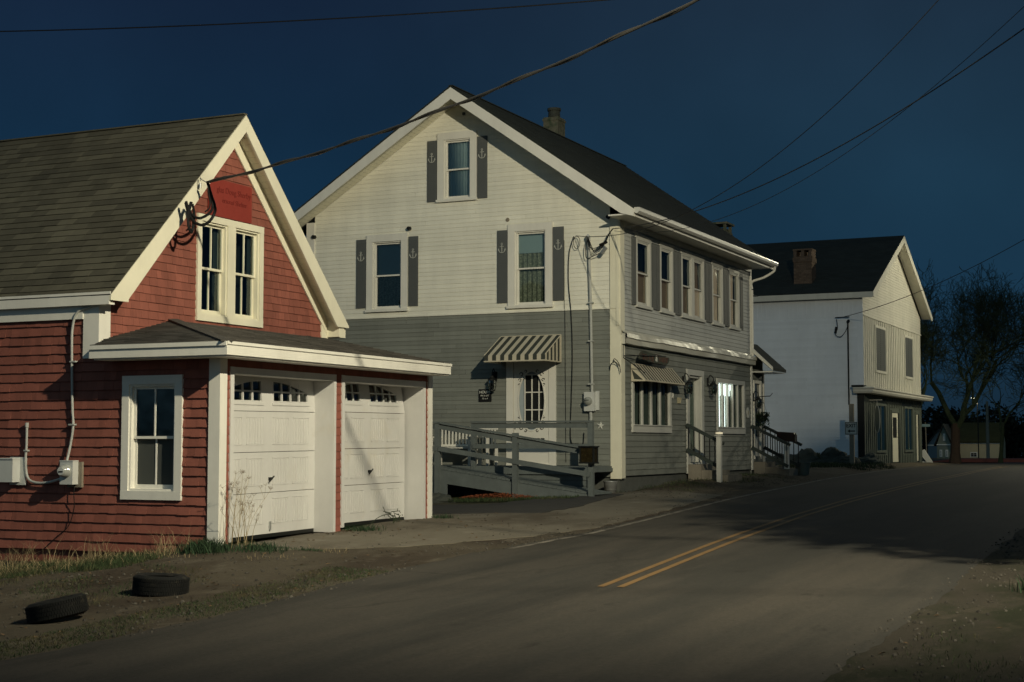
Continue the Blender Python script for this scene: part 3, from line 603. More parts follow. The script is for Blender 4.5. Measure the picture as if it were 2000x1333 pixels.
mb = MB(); mb.tube(smoothp([(-13.34, 17.76, 3.80), (-13.32, 17.74, 3.84), (-13.25, 17.68, 3.80), (-13.14, 17.64, 3.745)]), .007, 5); mb.lathe([(0, 0), (.018, .0), (.018, .07), (0, .07)], (-13.34, 17.76, 3.70)); obj('hook', mb, 'metal', cc)

# meter, disconnect box and conduit on the shingled side wall
mt = thing('electric_meter', 'round glass electric meter in a grey box on the red side wall', 'meter', (-14.03, YA, -.4))
mb = MB(); mb.fbox(fS, -14.12, -13.88, -.58, -.24, .022, .06); obj('back_board', mb, 'wood', mt)
mb = MB(); mb.fbox(fS, -14.16, -13.94, -.54, -.23, .06, .17); mb.fbox(fS, -14.165, -13.935, -.235, -.22, .06, .175); obj('box', mb, 'meter', mt)
mb = MB(); mb.lathe([(.088, -.17), (.088, -.195), (.078, -.2), (.074, -.26), (.05, -.275), (0, -.278)], (-14.05, YA, -.36), 24, 'y'); obj('glass_dome', mb, mat('meter_glass', (.35, .36, .33), .12, spec=.8), mt, True)
mb = MB(); mb.lathe([(.055, -.262), (.055, -.280), (0, -.281)], (-14.05, YA, -.36), 20, 'y'); obj('dial', mb, 'meter', mt)
mb = MB(); mb.fbox(fS, -14.08, -14.01, -.375, -.36, .28, .286); obj('marking', mb, 'signb', mt)
dj = thing('junction_box', 'grey electrical box near the left edge of the red shingled wall', 'electrical box', (-15.06, YA, -.4))
mb = MB(); mb.fbox(fS, -15.15, -14.87, -.56, -.18, .022, .05); obj('back_board', mb, 'meter', dj)
mb = MB(); mb.fbox(fS, -15.21, -14.97, -.52, -.20, .05, .19); mb.fbox(fS, -15.215, -14.965, -.21, -.19, .05, .2); obj('box', mb, 'meter', dj)
mb = MB(); mb.tube(smoothp([(-13.55, YA - .04, 1.88), (-13.8, YA - .05, 1.84), (-14.0, YA - .06, 1.78), (-14.09, YA - .05, 1.6), (-14.1, YA - .05, 1.3), (-14.07, YA - .05, .5), (-14.05, YA - .05, .25), (-14.08, YA - .06, .0), (-14.1, YA - .1, -.22)], 10), .017, 8)
for z in (1.1, .25): mb.fbox(fS, -14.115, -14.02, z, z + .02, .02, .075)
tag(obj('conduit', mb, 'conduit', loc=(-14.05, YA, 0)), 'long grey conduit running from the eave down to the round meter on the red wall', 'conduit')
mb = MB(); mb.tube(smoothp([(-14.86, YA - .05, .24), (-14.86, YA - .05, .0), (-14.87, YA - .05, -.25), (-14.83, YA - .05, -.45), (-14.7, YA - .06, -.52), (-14.45, YA - .07, -.52), (-14.16, YA - .08, -.45)], 10), .017, 8)
mb.tube([(-14.86, YA - .05, .23), (-14.86, YA - .05, .29)], .026, 8); mb.fbox(fS, -14.89, -14.83, -.1, -.08, .02, .075)
tag(obj('conduit', mb, 'conduit', loc=(-14.7, YA, 0)), 'short J-shaped grey conduit curving between the two electrical boxes', 'conduit')
mb = MB(); mb.tube(smoothp([(-14.0, YA - .06, -.54), (-13.99, YA - .08, -.7), (-14.0, YA - .06, -.86), (-14.1, YA - .05, -1.1), (-14.3, YA - .05, -1.25), (-14.5, YA - .08, -1.42)], 8), .006, 5)
tag(obj('ground_wire', mb, 'wire', loc=(-14, YA, -1)), 'thin dark wire dropping from the meter box to the grass', 'wire')

# ------------------------------------------------------------------ white and grey two-storey shop house
YB = 31.0; XB = -11.96; XBL = -20.05; YBE = 41.15
B = thing('shop_house', 'two-storey house, white above and grey below, with anchor shutters and striped awnings', 'house', ((XB + XBL) / 2, 36, -1))
sB, fB = FS(YB), FF(XB)
holes = []
for (a, b, c, d, cu) in ((-18.38, -17.27, 3.11, 4.95, ((0, 1, .5, 1, 'skygrey', .0, 1), (0, 1, 0, .5, 'curtd', .02, 7))),  # blue-grey sheets in the upper halves stand in for reflected sky
                         (-14.66, -13.56, 3.06, 4.98, ((0, 1, .72, 1, 'skygrey', .0, 1), (0, 1, 0, .74, 'curtd', .02, 6))),
                         (-16.48, -15.46, 5.61, 7.24, ((0, 1, 0, 1, 'curt', .015, 8),))):
    holes.append(window(sB, B, a, b, c, d, .17, 1, 'white', 'gls', cu, head=.0, proud=.05))
sideh = []
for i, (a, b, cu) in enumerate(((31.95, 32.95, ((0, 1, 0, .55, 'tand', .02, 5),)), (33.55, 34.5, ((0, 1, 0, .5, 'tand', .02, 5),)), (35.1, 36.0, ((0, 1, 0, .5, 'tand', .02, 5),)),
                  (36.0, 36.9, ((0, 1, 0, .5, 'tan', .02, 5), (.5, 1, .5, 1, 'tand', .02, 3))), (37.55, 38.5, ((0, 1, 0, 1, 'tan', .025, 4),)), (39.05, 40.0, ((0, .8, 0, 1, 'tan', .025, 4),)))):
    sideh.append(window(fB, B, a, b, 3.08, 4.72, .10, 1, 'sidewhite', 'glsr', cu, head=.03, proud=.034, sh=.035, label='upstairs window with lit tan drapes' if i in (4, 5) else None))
def anchor(fr, u, v, s, n):
    mb = MB(); k = 10
    ring = [fr(u + .10 * s * math.cos(a), v + .52 * s + .10 * s * math.sin(a), n) for a in [2 * math.pi * i / k for i in range(k + 1)]]
    mb.tube(ring, .022 * s + .003, 5); mb.tube([fr(u, v + .44 * s, n), fr(u, v - .48 * s, n)], .035 * s + .002, 5)
    mb.tube([fr(u - .26 * s, v + .24 * s, n), fr(u + .26 * s, v + .24 * s, n)], .03 * s + .002, 5)
    mb.tube([fr(u + .40 * s * math.sin(a), v - .10 * s - .38 * s * math.cos(a), n) for a in [(-1.35 + 2.7 * i / 10) for i in range(11)]], .035 * s + .002, 5)
    for sg_ in (-1, 1): mb.prism(fr, [(u + sg_ * .50 * s, v - .20 * s), (u + sg_ * .30 * s, v - .24 * s), (u + sg_ * .42 * s, v + .06 * s)], n - .003, n + .006)
    return mb
def shutter(fr, u0, u1, z0, z1, anch=True):
    mb = MB(); mb.fbox(fr, u0, u1, z0, z1, .016, .042)
    for k in range(int((z1 - z0) / .045)): z = z0 + .05 + k * .045; (z < z1 - .07) and mb.fbox(fr, u0 + .03, u1 - .03, z, z + .026, .042, .049)
    sh = obj('shutter', mb, 'shutter', B)
    if anch: obj('anchor_ornament', anchor(fr, (u0 + u1) / 2, z1 - .42, .20, .056), 'anchorw', sh)
for a, b, c, d in ((-18.66, -18.40, 3.22, 4.86), (-17.24, -16.99, 3.22, 4.86), (-14.93, -14.68, 3.2, 4.86), (-13.54, -13.28, 3.2, 4.86), (-16.75, -16.5, 5.64, 7.08), (-15.44, -15.19, 5.64, 7.08)): shutter(sB, a, b, c, d)
for a, b in ((31.70, 31.93), (32.99, 33.25), (33.27, 33.52), (34.53, 34.79), (34.81, 35.07), (36.95, 37.22), (37.25, 37.52), (38.53, 38.78), (38.8, 39.03), (40.04, 40.3)): shutter(fB, a, b, 3.12, 4.66, False)
# doors
door_h = (-14.62, -13.56, -.5, 1.8)
RX, RZ = -15.80, 8.17; EXR, EZR = -11.36, 5.08; EXL_, EZL = -20.5, 5.22
def bsp(z):
    zr_ = RZ - .11 - (z)
    r = min(XB - .22, RX + zr_ / .70) if z > 4.8 else XB - .22; l = max(XBL + .2, RX - zr_ / .63) if z > 4.9 else XBL + .2
    return (l, r) if r - l > .08 else None
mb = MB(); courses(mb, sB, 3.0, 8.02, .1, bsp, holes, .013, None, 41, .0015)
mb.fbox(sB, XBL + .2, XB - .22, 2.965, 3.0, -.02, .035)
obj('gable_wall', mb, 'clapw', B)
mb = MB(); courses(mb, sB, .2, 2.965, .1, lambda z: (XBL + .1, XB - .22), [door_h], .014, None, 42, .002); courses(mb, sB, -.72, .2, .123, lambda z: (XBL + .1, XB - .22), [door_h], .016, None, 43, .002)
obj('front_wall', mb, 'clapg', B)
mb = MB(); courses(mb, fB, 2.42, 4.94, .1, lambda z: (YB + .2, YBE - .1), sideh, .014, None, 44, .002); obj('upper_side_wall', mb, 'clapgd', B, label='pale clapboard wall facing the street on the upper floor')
sdoor_h = (35.56, 36.66, -.5, 1.74)
lw = (31.74, 34.2, .33, 1.66); rw = (37.97, 40.3, .35, 1.64)
mb = MB(); courses(mb, fB, -.70, 2.2, .128, lambda z: (YB + .2, YBE - .1), [sdoor_h, lw, rw], .017, None, 45, .002); obj('lower_side_wall', mb, 'clapg', B)
mb = MB(); mb.box((XBL, YB + .04, -1.6), (XB - .04, YB + .08, -.69)); mb.box((XB - .08, YB + .08, -1.6), (XB - .04, YBE, -.69)); obj('foundation', mb, 'found', B)
mb = MB(); mb.box((XBL, YBE - .05, -1.2), (XB, YBE, 5.0)); mb.box((XBL, YB + .05, -1.2), (XBL + .05, YBE, 5.2))
mb.prism(FS(YBE), [(EXL_ + .4, 5.0), (XB, 5.0), (RX, RZ - .2)], -.05, .0); obj('rear_wall', mb, 'clapg', B)
part('corner_board', 'cream', lambda b: (b.box((XB - .22, YB - .035, -.76), (XB + .035, YB - .001, 3.0)), b.box((XB + .0, YB - .03, -.75), (XB + .04, YB + .2, 2.2))), B)
part('corner_board', 'cream', lambda b: (b.box((XB - .21, YB - .05, 2.97), (XB + .03, YB - .002, 5.02)), b.box((XB + .001, YB - .045, 2.42), (XB + .038, YB + .2, 4.95)), b.box((XB - .06, YB - .062, 2.6), (XB + .005, YB - .05, 4.98))), B)
part('corner_board', 'white', lambda b: b.box((XBL - .02, YB - .045, 3.0), (XBL + .2, YB - .002, 5.35)), B)
part('corner_board', 'white', lambda b: b.box((XB, YBE - .1, -.72), (XB + .035, YBE + .02, 4.95)), B)
# roof
def slab(mb, fr, U, L, th=.09): mb.prism(fr, [(0, 0), (U, 0), (U, L), (0, L)], -th, -.012)
YR0, YR1 = 30.3, 41.45
LR = math.hypot(EXR - RX, RZ - EZR); LL = math.hypot(EXL_ - RX, RZ - EZL)
fRr = frame((EXR, YR0, EZR), (0, 1, 0), V((RX - EXR, 0, RZ - EZR)).normalized(), V((RZ - EZR, 0, EXR - RX)).normalized())
fRl = frame((EXL_, YR0, EZL), (0, 1, 0), V((RX - EXL_, 0, RZ - EZL)).normalized(), V((-(RZ - EZL), 0, RX - EXL_)).normalized())
mb = MB(); courses(mb, fRr, 0, LR, .14, lambda v: (0, YR1 - YR0), [], .012, (.28, .4), 51, .002, under=.03); slab(mb, fRr, YR1 - YR0, LR)
courses(mb, fRl, 0, LL, .14, lambda v: (0, YR1 - YR0), [], .012, (.28, .4), 52, .002, under=.03); slab(mb, fRl, YR1 - YR0, LL)
mb.beam((RX, YR0, RZ + .004), (RX, YR1, RZ + .004), .10, .02)
obj('roof', mb, 'roofB', B)
fRk = FS(YR0 + .03); w = .27
mb = MB(); mb.prism(fRk, [(RX, RZ - .04), (RX, RZ - .04 - w), (EXR - .30, EZR - .12), (EXR + .0, EZR - .20), (EXR + .0, EZR - .04)], 0, .035); obj('rake_board', mb, 'white', B)
mb = MB(); mb.prism(fRk, [(RX, RZ - .04), (EXL_, EZL - .04), (EXL_, EZL - .2), (EXL_ + .15, EZL - .18), (RX, RZ - .04 - w)], 0, .035); obj('rake_board', mb, 'white', B)
mb = MB()
for i in range(46):
    a, b = i / 46, (i + 1) / 46
    for (ex, ez) in ((EXL_, EZL), (EXR, EZR)):
        xa, xb = RX + (ex - RX) * a, RX + (ex - RX) * b - (.006 if ex > RX else -.006); za, zb2 = RZ - .13 + (ez - RZ) * a, RZ - .13 + (ez - RZ) * b
        mb.face([(xa, YR0 + .03, za), (xa, YB - .02, za), (xb, YB - .02, zb2), (xb, YR0 + .03, zb2)])
obj('rake_soffit', mb, 'cream', B)
mb = MB(); mb.box((XB + .001, YR0 + .03, EZR - .16), (EXR - .02, YR1, EZR - .13)); mb.box((EXR - .02, YR0 + .066, EZR - .20), (EXR + .0, YR1, EZR - .02))
mb.box((XB + .002, YB + .2, 4.80), (XB + .05, YBE - .02, 4.92)); obj('eave_soffit', mb, 'white', B)
mb = MB()                                                     # half-round gutter along the street eave
prof = [(.0, .0), (.0, -.10), (.03, -.125), (.08, -.125), (.115, -.08), (.125, -.02), (.125, .0), (.117, .0), (.11, -.075), (.075, -.115), (.035, -.115), (.008, -.09), (.008, 0)]
for i in range(len(prof)):
    a, b = prof[i], prof[(i + 1) % len(prof)]
    mb.face([(EXR + a[0], YR0 + .02, EZR + a[1] - .01), (EXR + b[0], YR0 + .02, EZR + b[1] - .01), (EXR + b[0], YR1 + .03, EZR + b[1] - .01), (EXR + a[0], YR1 + .03, EZR + a[1] - .01)])
for y in (YR0 + .02, YR1 + .03): mb.face([(EXR + p[0], y, EZR + p[1] - .01) for p in prof[:7]])
gut = obj('gutter', mb, mat('gutter_paint', (.62, .61, .55), .28, .05, 3, spec=.6), B)
mb = MB(); mb.tube(smoothp([(EXR + .06, YR1 - .15, EZR - .12), (EXR + .03, YR1 - .1, EZR - .25), (EXR - .25, YR1 - .15, EZR - .42), (XB + .07, YBE - .05, EZR - .55), (XB + .06, YBE - .04, EZR - .75)], 6), .035, 8)
mb.tube([(XB + .06, YBE - .04, 4.3), (XB + .06, YBE - .04, 2.45)], .035, 8); obj('downspout', mb, 'white', B)
# bent metal-clad belt between the storeys on the street side
mb = MB(); ys_ = axis([(YB + .02, YBE + .05, .12)]); pr_ = [(0, 2.50), (.05, 2.49), (.07, 2.44), (.15, 2.42), (.16, 2.33), (.13, 2.325), (.12, 2.20), (.0, 2.19)]
for i in range(len(ys_) - 1):
    for j in range(len(pr_) - 1):
        q = []
        for (y, p) in ((ys_[i], pr_[j]), (ys_[i + 1], pr_[j]), (ys_[i + 1], pr_[j + 1]), (ys_[i], pr_[j + 1])):
            wv = .016 * noise.noise(V((y * 1.3, p[1] * 5, 0))) + .006 * noise.noise(V((y * 4, p[1] * 9, 4)))
            q.append((XB + p[0] + (wv if p[0] > .05 else 0), y, p[1] + wv * .7 + (.006 if (int((y - YB) / 2.1) % 2) else 0)))
        mb.face(q)
mb.fbox(FF(XB), YB + .005, YB + .02, 2.19, 2.42, 0, .12)
obj('belt_trim', mb, mat('belt_metal', (.62, .60, .50), .34, .05, 2, spec=.6), B)
# storefront windows and the street door
def shopwin(u0, u1, z0, z1, n, curts, room, label=None, deep=.7, lit=None):
    mb = MB(); fr = fB; cw = .11
    mb.fbox(fr, u0, u0 + cw, z0 + .15, z1, -.02, .045); mb.fbox(fr, u1 - cw, u1, z0 + .15, z1, -.02, .045); mb.fbox(fr, u0 + cw, u1 - cw, z1 - cw, z1, -.02, .044); mb.fbox(fr, u0, u1, z0, z0 + .15, -.02, .05); mb.fbox(fr, u0 + .02, u1 - .02, z0 + .15, z0 + .175, -.02, .07)
    a, b, c, d = u0 + cw, u1 - cw, z0 + .175, z1 - cw
    for k in range(1, n): u = a + (b - a) * k / n; mb.fbox(fr, u - .035, u + .035, c, d, -.05, .02)
    D = -deep
    for q in ([(a, c, D), (b, c, D), (b, d, D), (a, d, D)], [(a, c, D), (a, d, D), (a, d, -.05), (a, c, -.05)], [(b, c, D), (b, d, D), (b, d, -.05), (b, c, -.05)], [(a, d, D), (b, d, D), (b, d, -.05), (a, d, -.05)], [(a, c, D), (b, c, D), (b, c, -.05), (a, c, -.05)]):
        mb.face([fr(*p) for p in q], .5, 1)
    w_ = obj('window', mb, ['sidewhite', room], B, label=label)
    for k in range(n):
        p = MB(); x0, x1 = a + (b - a) * k / n, a + (b - a) * (k + 1) / n
        p.face([fr(x0, c, -.02), fr(x1, c, -.02), fr(x1, d, -.02), fr(x0, d, -.02)]); obj('pane', p, 'glsr', w_)
    for mb_, mm in curts(a, b, c, d): obj('curtain', mb_, mm, w_)
    return w_
def c1(a, b, c, d):
    r = []
    for k in range(4):
        x0, x1 = a + (b - a) * k / 4, a + (b - a) * (k + 1) / 4; r.append((curtain(fB, x0 + .16, x1 + .02, c, d, -.10, .018, 4, k), 'curtg'))
    return r
shopwin(31.66, 34.28, .26, 1.74, 4, c1, 'dark', 'shop window with drawn grey curtains under the small awning')
def c2(a, b, c, d):
    r = []; H = d - c
    for k in range(5):                                        # bunched panels with lit slits between them
        x0, x1 = a + (b - a) * k / 5, a + (b - a) * (k + 1) / 5; g = [.10, .11, .03, -.02, -.02][k]
        mb = MB(); K = 16; pr = None
        for i in range(K + 1):
            s = i / K; x = x0 - .015 + (x1 - x0 - g + .03) * s; nn = -.075 + .014 * math.sin(s * 25 + k)
            top = d - H * (.27 + .035 * math.sin(s * math.pi)) if k < 3 else d - H * (.18 * max(0, 1 - s * 1.6) if k == 3 else 0)
            if pr: mb.face([pr[0], fB(x, c, nn), fB(x - .03 * (1 - s), top, nn), pr[1]])
            pr = (fB(x, c, nn), fB(x - .03 * (1 - s), top, nn))
        r.append((mb, 'curtg'))
    return r
rwn = shopwin(37.89, 40.39, .27, 1.71, 5, c2, 'dark', 'lit shop window, bright white light above and between its curtains', .2)
mb = MB(); a_, b_, c_, d_ = 37.9, 40.38, .46, 1.6
mb.face([fB(38.02, .46, -.19), fB(40.0, .46, -.19), fB(40.0, 1.6, -.19), fB(38.02, 1.6, -.19)]); obj('lit_wall', mb, 'litroom', rwn)
# street door, recessed with a drape behind its glass
mb = MB(); fr = fB
mb.fbox(fr, 35.46, 35.63, -.72, 1.70, -.02, .045); mb.fbox(fr, 36.60, 36.77, -.50, 1.70, -.02, .045); mb.fbox(fr, 35.46, 36.77, 1.70, 1.84, -.02, .048)
mb.fbox(fr, 35.63, 35.67, -.5, 1.70, -.26, .0); mb.fbox(fr, 36.56, 36.60, -.5, 1.70, -.26, .0); mb.fbox(fr, 35.67, 36.56, 1.64, 1.70, -.26, .0); mb.fbox(fr, 35.63, 36.6, -.52, -.47, -.26, .05)
dj_ = obj('street_door', mb, 'sidewhite', B)
mb = MB(); mb.fbox(fr, 35.67, 35.72, -.47, 1.64, -.16, -.12); mb.fbox(fr, 36.51, 36.56, -.47, 1.64, -.16, -.12); mb.fbox(fr, 35.72, 36.51, 1.57, 1.64, -.16, -.121); mb.fbox(fr, 35.72, 36.51, -.47, -.3, -.16, -.121); obj('door_leaf', mb, 'sidewhite', dj_)
mb = MB(); mb.face([fr(35.72, -.3, -.14), fr(36.51, -.3, -.14), fr(36.51, 1.57, -.14), fr(35.72, 1.57, -.14)]); obj('pane', mb, 'glsr', dj_)
obj('curtain', curtain(fr, 35.9, 36.53, -.3, 1.57, -.18, .012, 5, 3), mat('green_drape', (.14, .20, .17), .9, .1, 4), dj_)
mb = MB(); mb.fbox(fr, 35.67, 36.56, -.47, 1.64, -.5, -.45); obj('door_interior', mb, 'dark', dj_)
# gable-side door with an oval screen in scrollwork
mb = MB(); fr = sB; dx0, dx1 = -14.70, -13.48
mb.fbox(fr, dx0, dx0 + .17, -.48, 1.92, -.02, .04); mb.fbox(fr, dx1 - .17, dx1, -.48, 1.92, -.02, .04); mb.fbox(fr, dx0, dx1, 1.92, 2.02, -.02, .043); mb.fbox(fr, dx0 + .17, dx1 - .17, -.5, -.45, -.1, .06)
fd = obj('front_door', mb, 'white', B)
s0, s1 = dx0 + .18, dx1 - .18; cx, cz, hw, hh = -14.08, .965, .315, .66
mb = MB(); K = 40                                             # screen-door leaf with an oval hole
for i in range(K):
    a, b = 2 * math.pi * i / K, 2 * math.pi * (i + 1) / K
    def rim(t):
        c_, s_ = math.cos(t), math.sin(t); kx = (s1 - s0) / 2 - .0; kz = (1.86 - .20) / 2
        q = min(kx / abs(c_) if abs(c_) > 1e-6 else 9, kz / abs(s_) if abs(s_) > 1e-6 else 9); return ((s0 + s1) / 2 + c_ * q, 1.03 + s_ * q)
    oa = (cx + hw * math.cos(a), cz + hh * math.sin(a)); ob = (cx + hw * math.cos(b), cz + hh * math.sin(b))
    ia, ib = rim(a), rim(b)
    mb.prism(fr, [oa, ob, ib, ia], .0, .022); mb.prism(fr, [oa, ob, (cx + (hw + .025) * math.cos(b), cz + (hh + .025) * math.sin(b)), (cx + (hw + .025) * math.cos(a), cz + (hh + .025) * math.sin(a))], .022, .036)
mb.fbox(fr, s0, s1, -.45, -.05, .0, .021)
mb.fbox(fr, s0, s1, .13, .2, .0, .021); mb.fbox(fr, s0, s0 + .1, -.05, .13, 0, .021); mb.fbox(fr, s1 - .1, s1, -.05, .13, 0, .021); mb.fbox(fr, s0, s1, -.08, -.05, 0, .0212)
for k in range(7): u = s0 + .13 + k * .085; mb.fbox(fr, u, u + .02, -.05, .13, .004, .018)
obj('door_leaf', mb, 'white', fd)
mb = MB()
for sx_ in (-1, 1):
    for sz_ in (-1, 1):
        for (ox, oz, r_) in ((.25, .60, .045), (.14, .665, .03), (.285, .47, .035), (.30, .36, .028)):
            pts = [fr(cx + sx_ * (ox + r_ * (1 - t * .06) * math.cos(t)), cz + sz_ * (oz + r_ * (1 - t * .06) * math.sin(t)), .026) for t in [i * .55 for i in range(10)]]; mb.tube(pts, .009, 4)
obj('scrollwork', mb, 'signb', fd)
mb = MB(); mb.fbox(fr, s0, s1, -.45, 1.9, -.12, -.09); lf = obj('inner_door', mb, 'skygrey', fd)
mb = MB(); mb.fbox(fr, -14.27, -13.76, .38, 1.56, -.089, -.07); obj('door_window', mb, 'dark', fd)
mb = MB()
for k in range(4): u = -14.28 + k * .175; mb.fbox(fr, u - .012, u + .012, .36, 1.58, -.07, -.05)
for k in range(4): z = .37 + k * .395; mb.fbox(fr, -14.29, -13.74, z - .012, z + .012, -.069, -.051)
obj('door_muntins', mb, 'white', fd)
mb = MB(); mb.tube([fr(s0 + .05, .33, .05), fr(s0 + .05, .52, .05)], .008, 5); mb.fbox(fr, s0 + .035, s0 + .065, .4, .45, .02, .05); obj('handle', mb, 'black', fd)
# chimneys
mb = MB(); courses_box = None
mb.box((-16.86, 37.9, 7.0), (-16.42, 38.4, 9.02)); mb.box((-16.88, 37.88, 8.92), (-16.40, 38.42, 8.98)); mb.lathe([(.17, 9.05), (.16, 9.22), (.19, 9.23), (.19, 9.30), (.15, 9.31), (.13, 9.31), (.13, 9.0)], (-16.64, 38.15, 0), 14, m=1)
obj('chimney', mb, ['brickd', 'rock'], B)
mb = MB(); mb.box((-14.1, 44.6, 4.5), (-13.75, 45.0, 6.62)); mb.box((-14.45, 44.35, 6.72), (-13.6, 45.15, 6.78))
for x, y in ((-14.3, 44.45), (-13.75, 44.45), (-14.3, 45.0), (-13.75, 45.0)): mb.box((x, y, 6.5), (x + .08, y + .08, 6.72))
mb.box((-14.45, 44.4, 4.5), (-13.65, 45.1, 6.5)); obj('chimney', mb, 'brickd', B)
mb = MB(); mb.box((-19, YBE, -1), (-13.4, 46, 4.6)); mb.prism(FS(46), [(-19.3, 4.6), (-13.1, 4.6), (-16.2, 6.0)], 0, 46 - YBE - .3); obj('rear_wing', mb, 'clapg', B)
# rear entry with a steep little shed roof
mb = MB(); courses(mb, fB, -.6, 2.1, .128, lambda z: (YBE + .0, 42.35), [(41.38, 41.98, -.4, 1.72)], .016, None, 61, .002); mb.box((XB - 1.2, 42.30, -1.0), (XB, 42.34, 2.5)); mb.box((XB - 1.0, YBE + .01, -1), (XB - .9, 42.3, 2.4))
obj('entry_wall', mb, 'clapg', B)
mb = MB(); mb.prism(FS(YBE + .02), [(XB - .25, 2.78), (XB + .62, 2.03), (XB + .62, 2.11), (XB - .22, 2.86)], -1.4, 0.04); obj('entry_roof', mb, 'roofB', B)
mb = MB(); mb.prism(FS(YBE - .03), [(XB - .12, 2.72), (XB + .64, 2.03), (XB + .64, 2.13), (XB - .08, 2.82)], .0, .05); mb.box((XB + .02, YBE + .0, 1.99), (XB + .62, 42.4, 2.02)); obj('entry_trim', mb, gut.data.materials[0], B)
mb = MB(); mb.fbox(fB, 41.3, 41.38, -.42, 1.78, -.02, .04); mb.fbox(fB, 41.98, 42.06, -.42, 1.78, -.02, .04); mb.fbox(fB, 41.38, 41.98, 1.70, 1.78, -.02, .039); mb.fbox(fB, 41.38, 41.98, -.42, .2, -.05, -.01); mb.fbox(fB, 42.27, 42.37, -.6, 2.0, .01, .035)
ed = obj('entry_door', mb, 'white', B); mb = MB(); mb.fbox(fB, 41.40, 41.96, .2, 1.68, -.06, -.02); obj('pane', mb, mat('dim_pane', (.03, .05, .05), .1, spec=.8), ed)
# knob insulators and little vents on the white gable
for x, z in ((-17.22, 5.05), (-12.2, 5.0), (-19.85, 5.0)):
    mb = MB(); mb.lathe([(0, -.10), (.045, -.10), (.05, -.02), (.03, 0)], (x, YB, z), 12, 'y'); obj('gable_insulator', mb, 'black', B)
mb = MB(); mb.lathe([(0, -.03), (.04, -.03), (.05, 0)], (-14.68, YB, 5.1), 12, 'y'); obj('gable_insulator', mb, 'wood', B)
mb = MB(); mb.fbox(sB, -15.83, -15.77, 7.62, 7.68, .0, .05); obj('gable_vent', mb, 'shutter', B)

# awnings
def awning(name, label, fr, u0, u1, zt, zb, p, drop, ns, nside):
    t = thing(name, label, 'awning', tuple(fr((u0 + u1) / 2, zb, 0)), None)
    mb = MB(); n = ns * 2 + 1
    for i in range(n):
        a, b = u0 + (u1 - u0) * i / n, u0 + (u1 - u0) * (i + 1) / n; m = 1 if i % 2 == 0 else 0
        mb.face([fr(a, zt, .02), fr(b, zt, .02), fr(b, zb + drop, p), fr(a, zb + drop, p)], .5, m); mb.face([fr(a, zb + drop, p), fr(b, zb + drop, p), fr(b, zb, p), fr(a, zb, p)], .5, m)
    for u in (u0, u1):
        k = nside * 2 + 1
        for i in range(k):
            a, b = max(.01, p * i / k), p * (i + 1) / k; m = 1 if i % 2 == 1 else 0
            za, zb3 = zt - (zt - zb - drop) * a / p, zt - (zt - zb - drop) * b / p
            mb.face([fr(u, zb, a), fr(u, zb, b), fr(u, zb3, b), fr(u, za, a)], .5, m)
    obj('canopy', mb, ['stripe_l', 'stripe_d'], t)
    mb = MB(); P = [fr(u0, zb, .02), fr(u0, zb, p), fr(u1, zb, p), fr(u1, zb, .02)]; mb.tube(P, .016, 5); mb.tube([fr(u0, zt, .02), fr(u0, zb + drop, p)], .012, 5); mb.tube([fr(u1, zt, .02), fr(u1, zb + drop, p)], .012, 5); mb.tube([fr(u0, zt, .02), fr(u1, zt, .02)], .012, 5)
    mb.tube([fr(u0, zb + .02, .02), fr(u0, zt, .02)], .012, 5); mb.tube([fr(u1, zb + .02, .02), fr(u1, zt, .02)], .012, 5)
    obj('edge_trim', mb, 'stripe_l', t); return t
awning('door_awning', 'large brown and cream striped awning over the oval screen door', sB, -14.84, -13.36, 2.43, 1.82, .89, .13, 7, 4)
def side_awning():
    t = thing('window_awning', 'small striped awning above the curtained shop window on the street side', 'awning', (XB, 33, 1.4)); fr = fB
    mb = MB(); u0, u1, zt, zb, p, n = 31.63, 34.39, 1.79, 1.40, .34, 29
    for i in range(n):
        a, b = u0 + (u1 - u0) * i / n, u0 + (u1 - u0) * (i + 1) / n
        mb.face([fr(a, zt, .03), fr(b, zt, .03), fr(b, zb + .03, p), fr(a, zb + .03, p)], .5, i % 2); mb.face([fr(a, zb + .03, p), fr(b, zb + .03, p), fr(b, zb, p), fr(a, zb, p)], .5, 0)
    for u in (u0, u1):
        mb.face([fr(u, zb, .02), fr(u, zb, p), fr(u, zb + .03, p), fr(u, zt, .03), fr(u, zt, .02)], .5, 0)
        mb.face([fr(u - .004, zb + .04, .09), fr(u - .004, zb + .02, p - .04), fr(u - .004, zb + .24, .05), fr(u - .004, zb + .27, .03)], .5, 1)
    obj('canopy', mb, ['stripe_l', 'stripe_d'], t)
    mb = MB(); mb.tube([fr(u0, zb, .02), fr(u0, zb, p), fr(u1, zb, p), fr(u1, zb, .02)], .012, 5); mb.tube([fr(u0, zt, .03), fr(u1, zt, .03)], .01, 5); obj('edge_trim', mb, 'stripe_l', t)
side_awning()

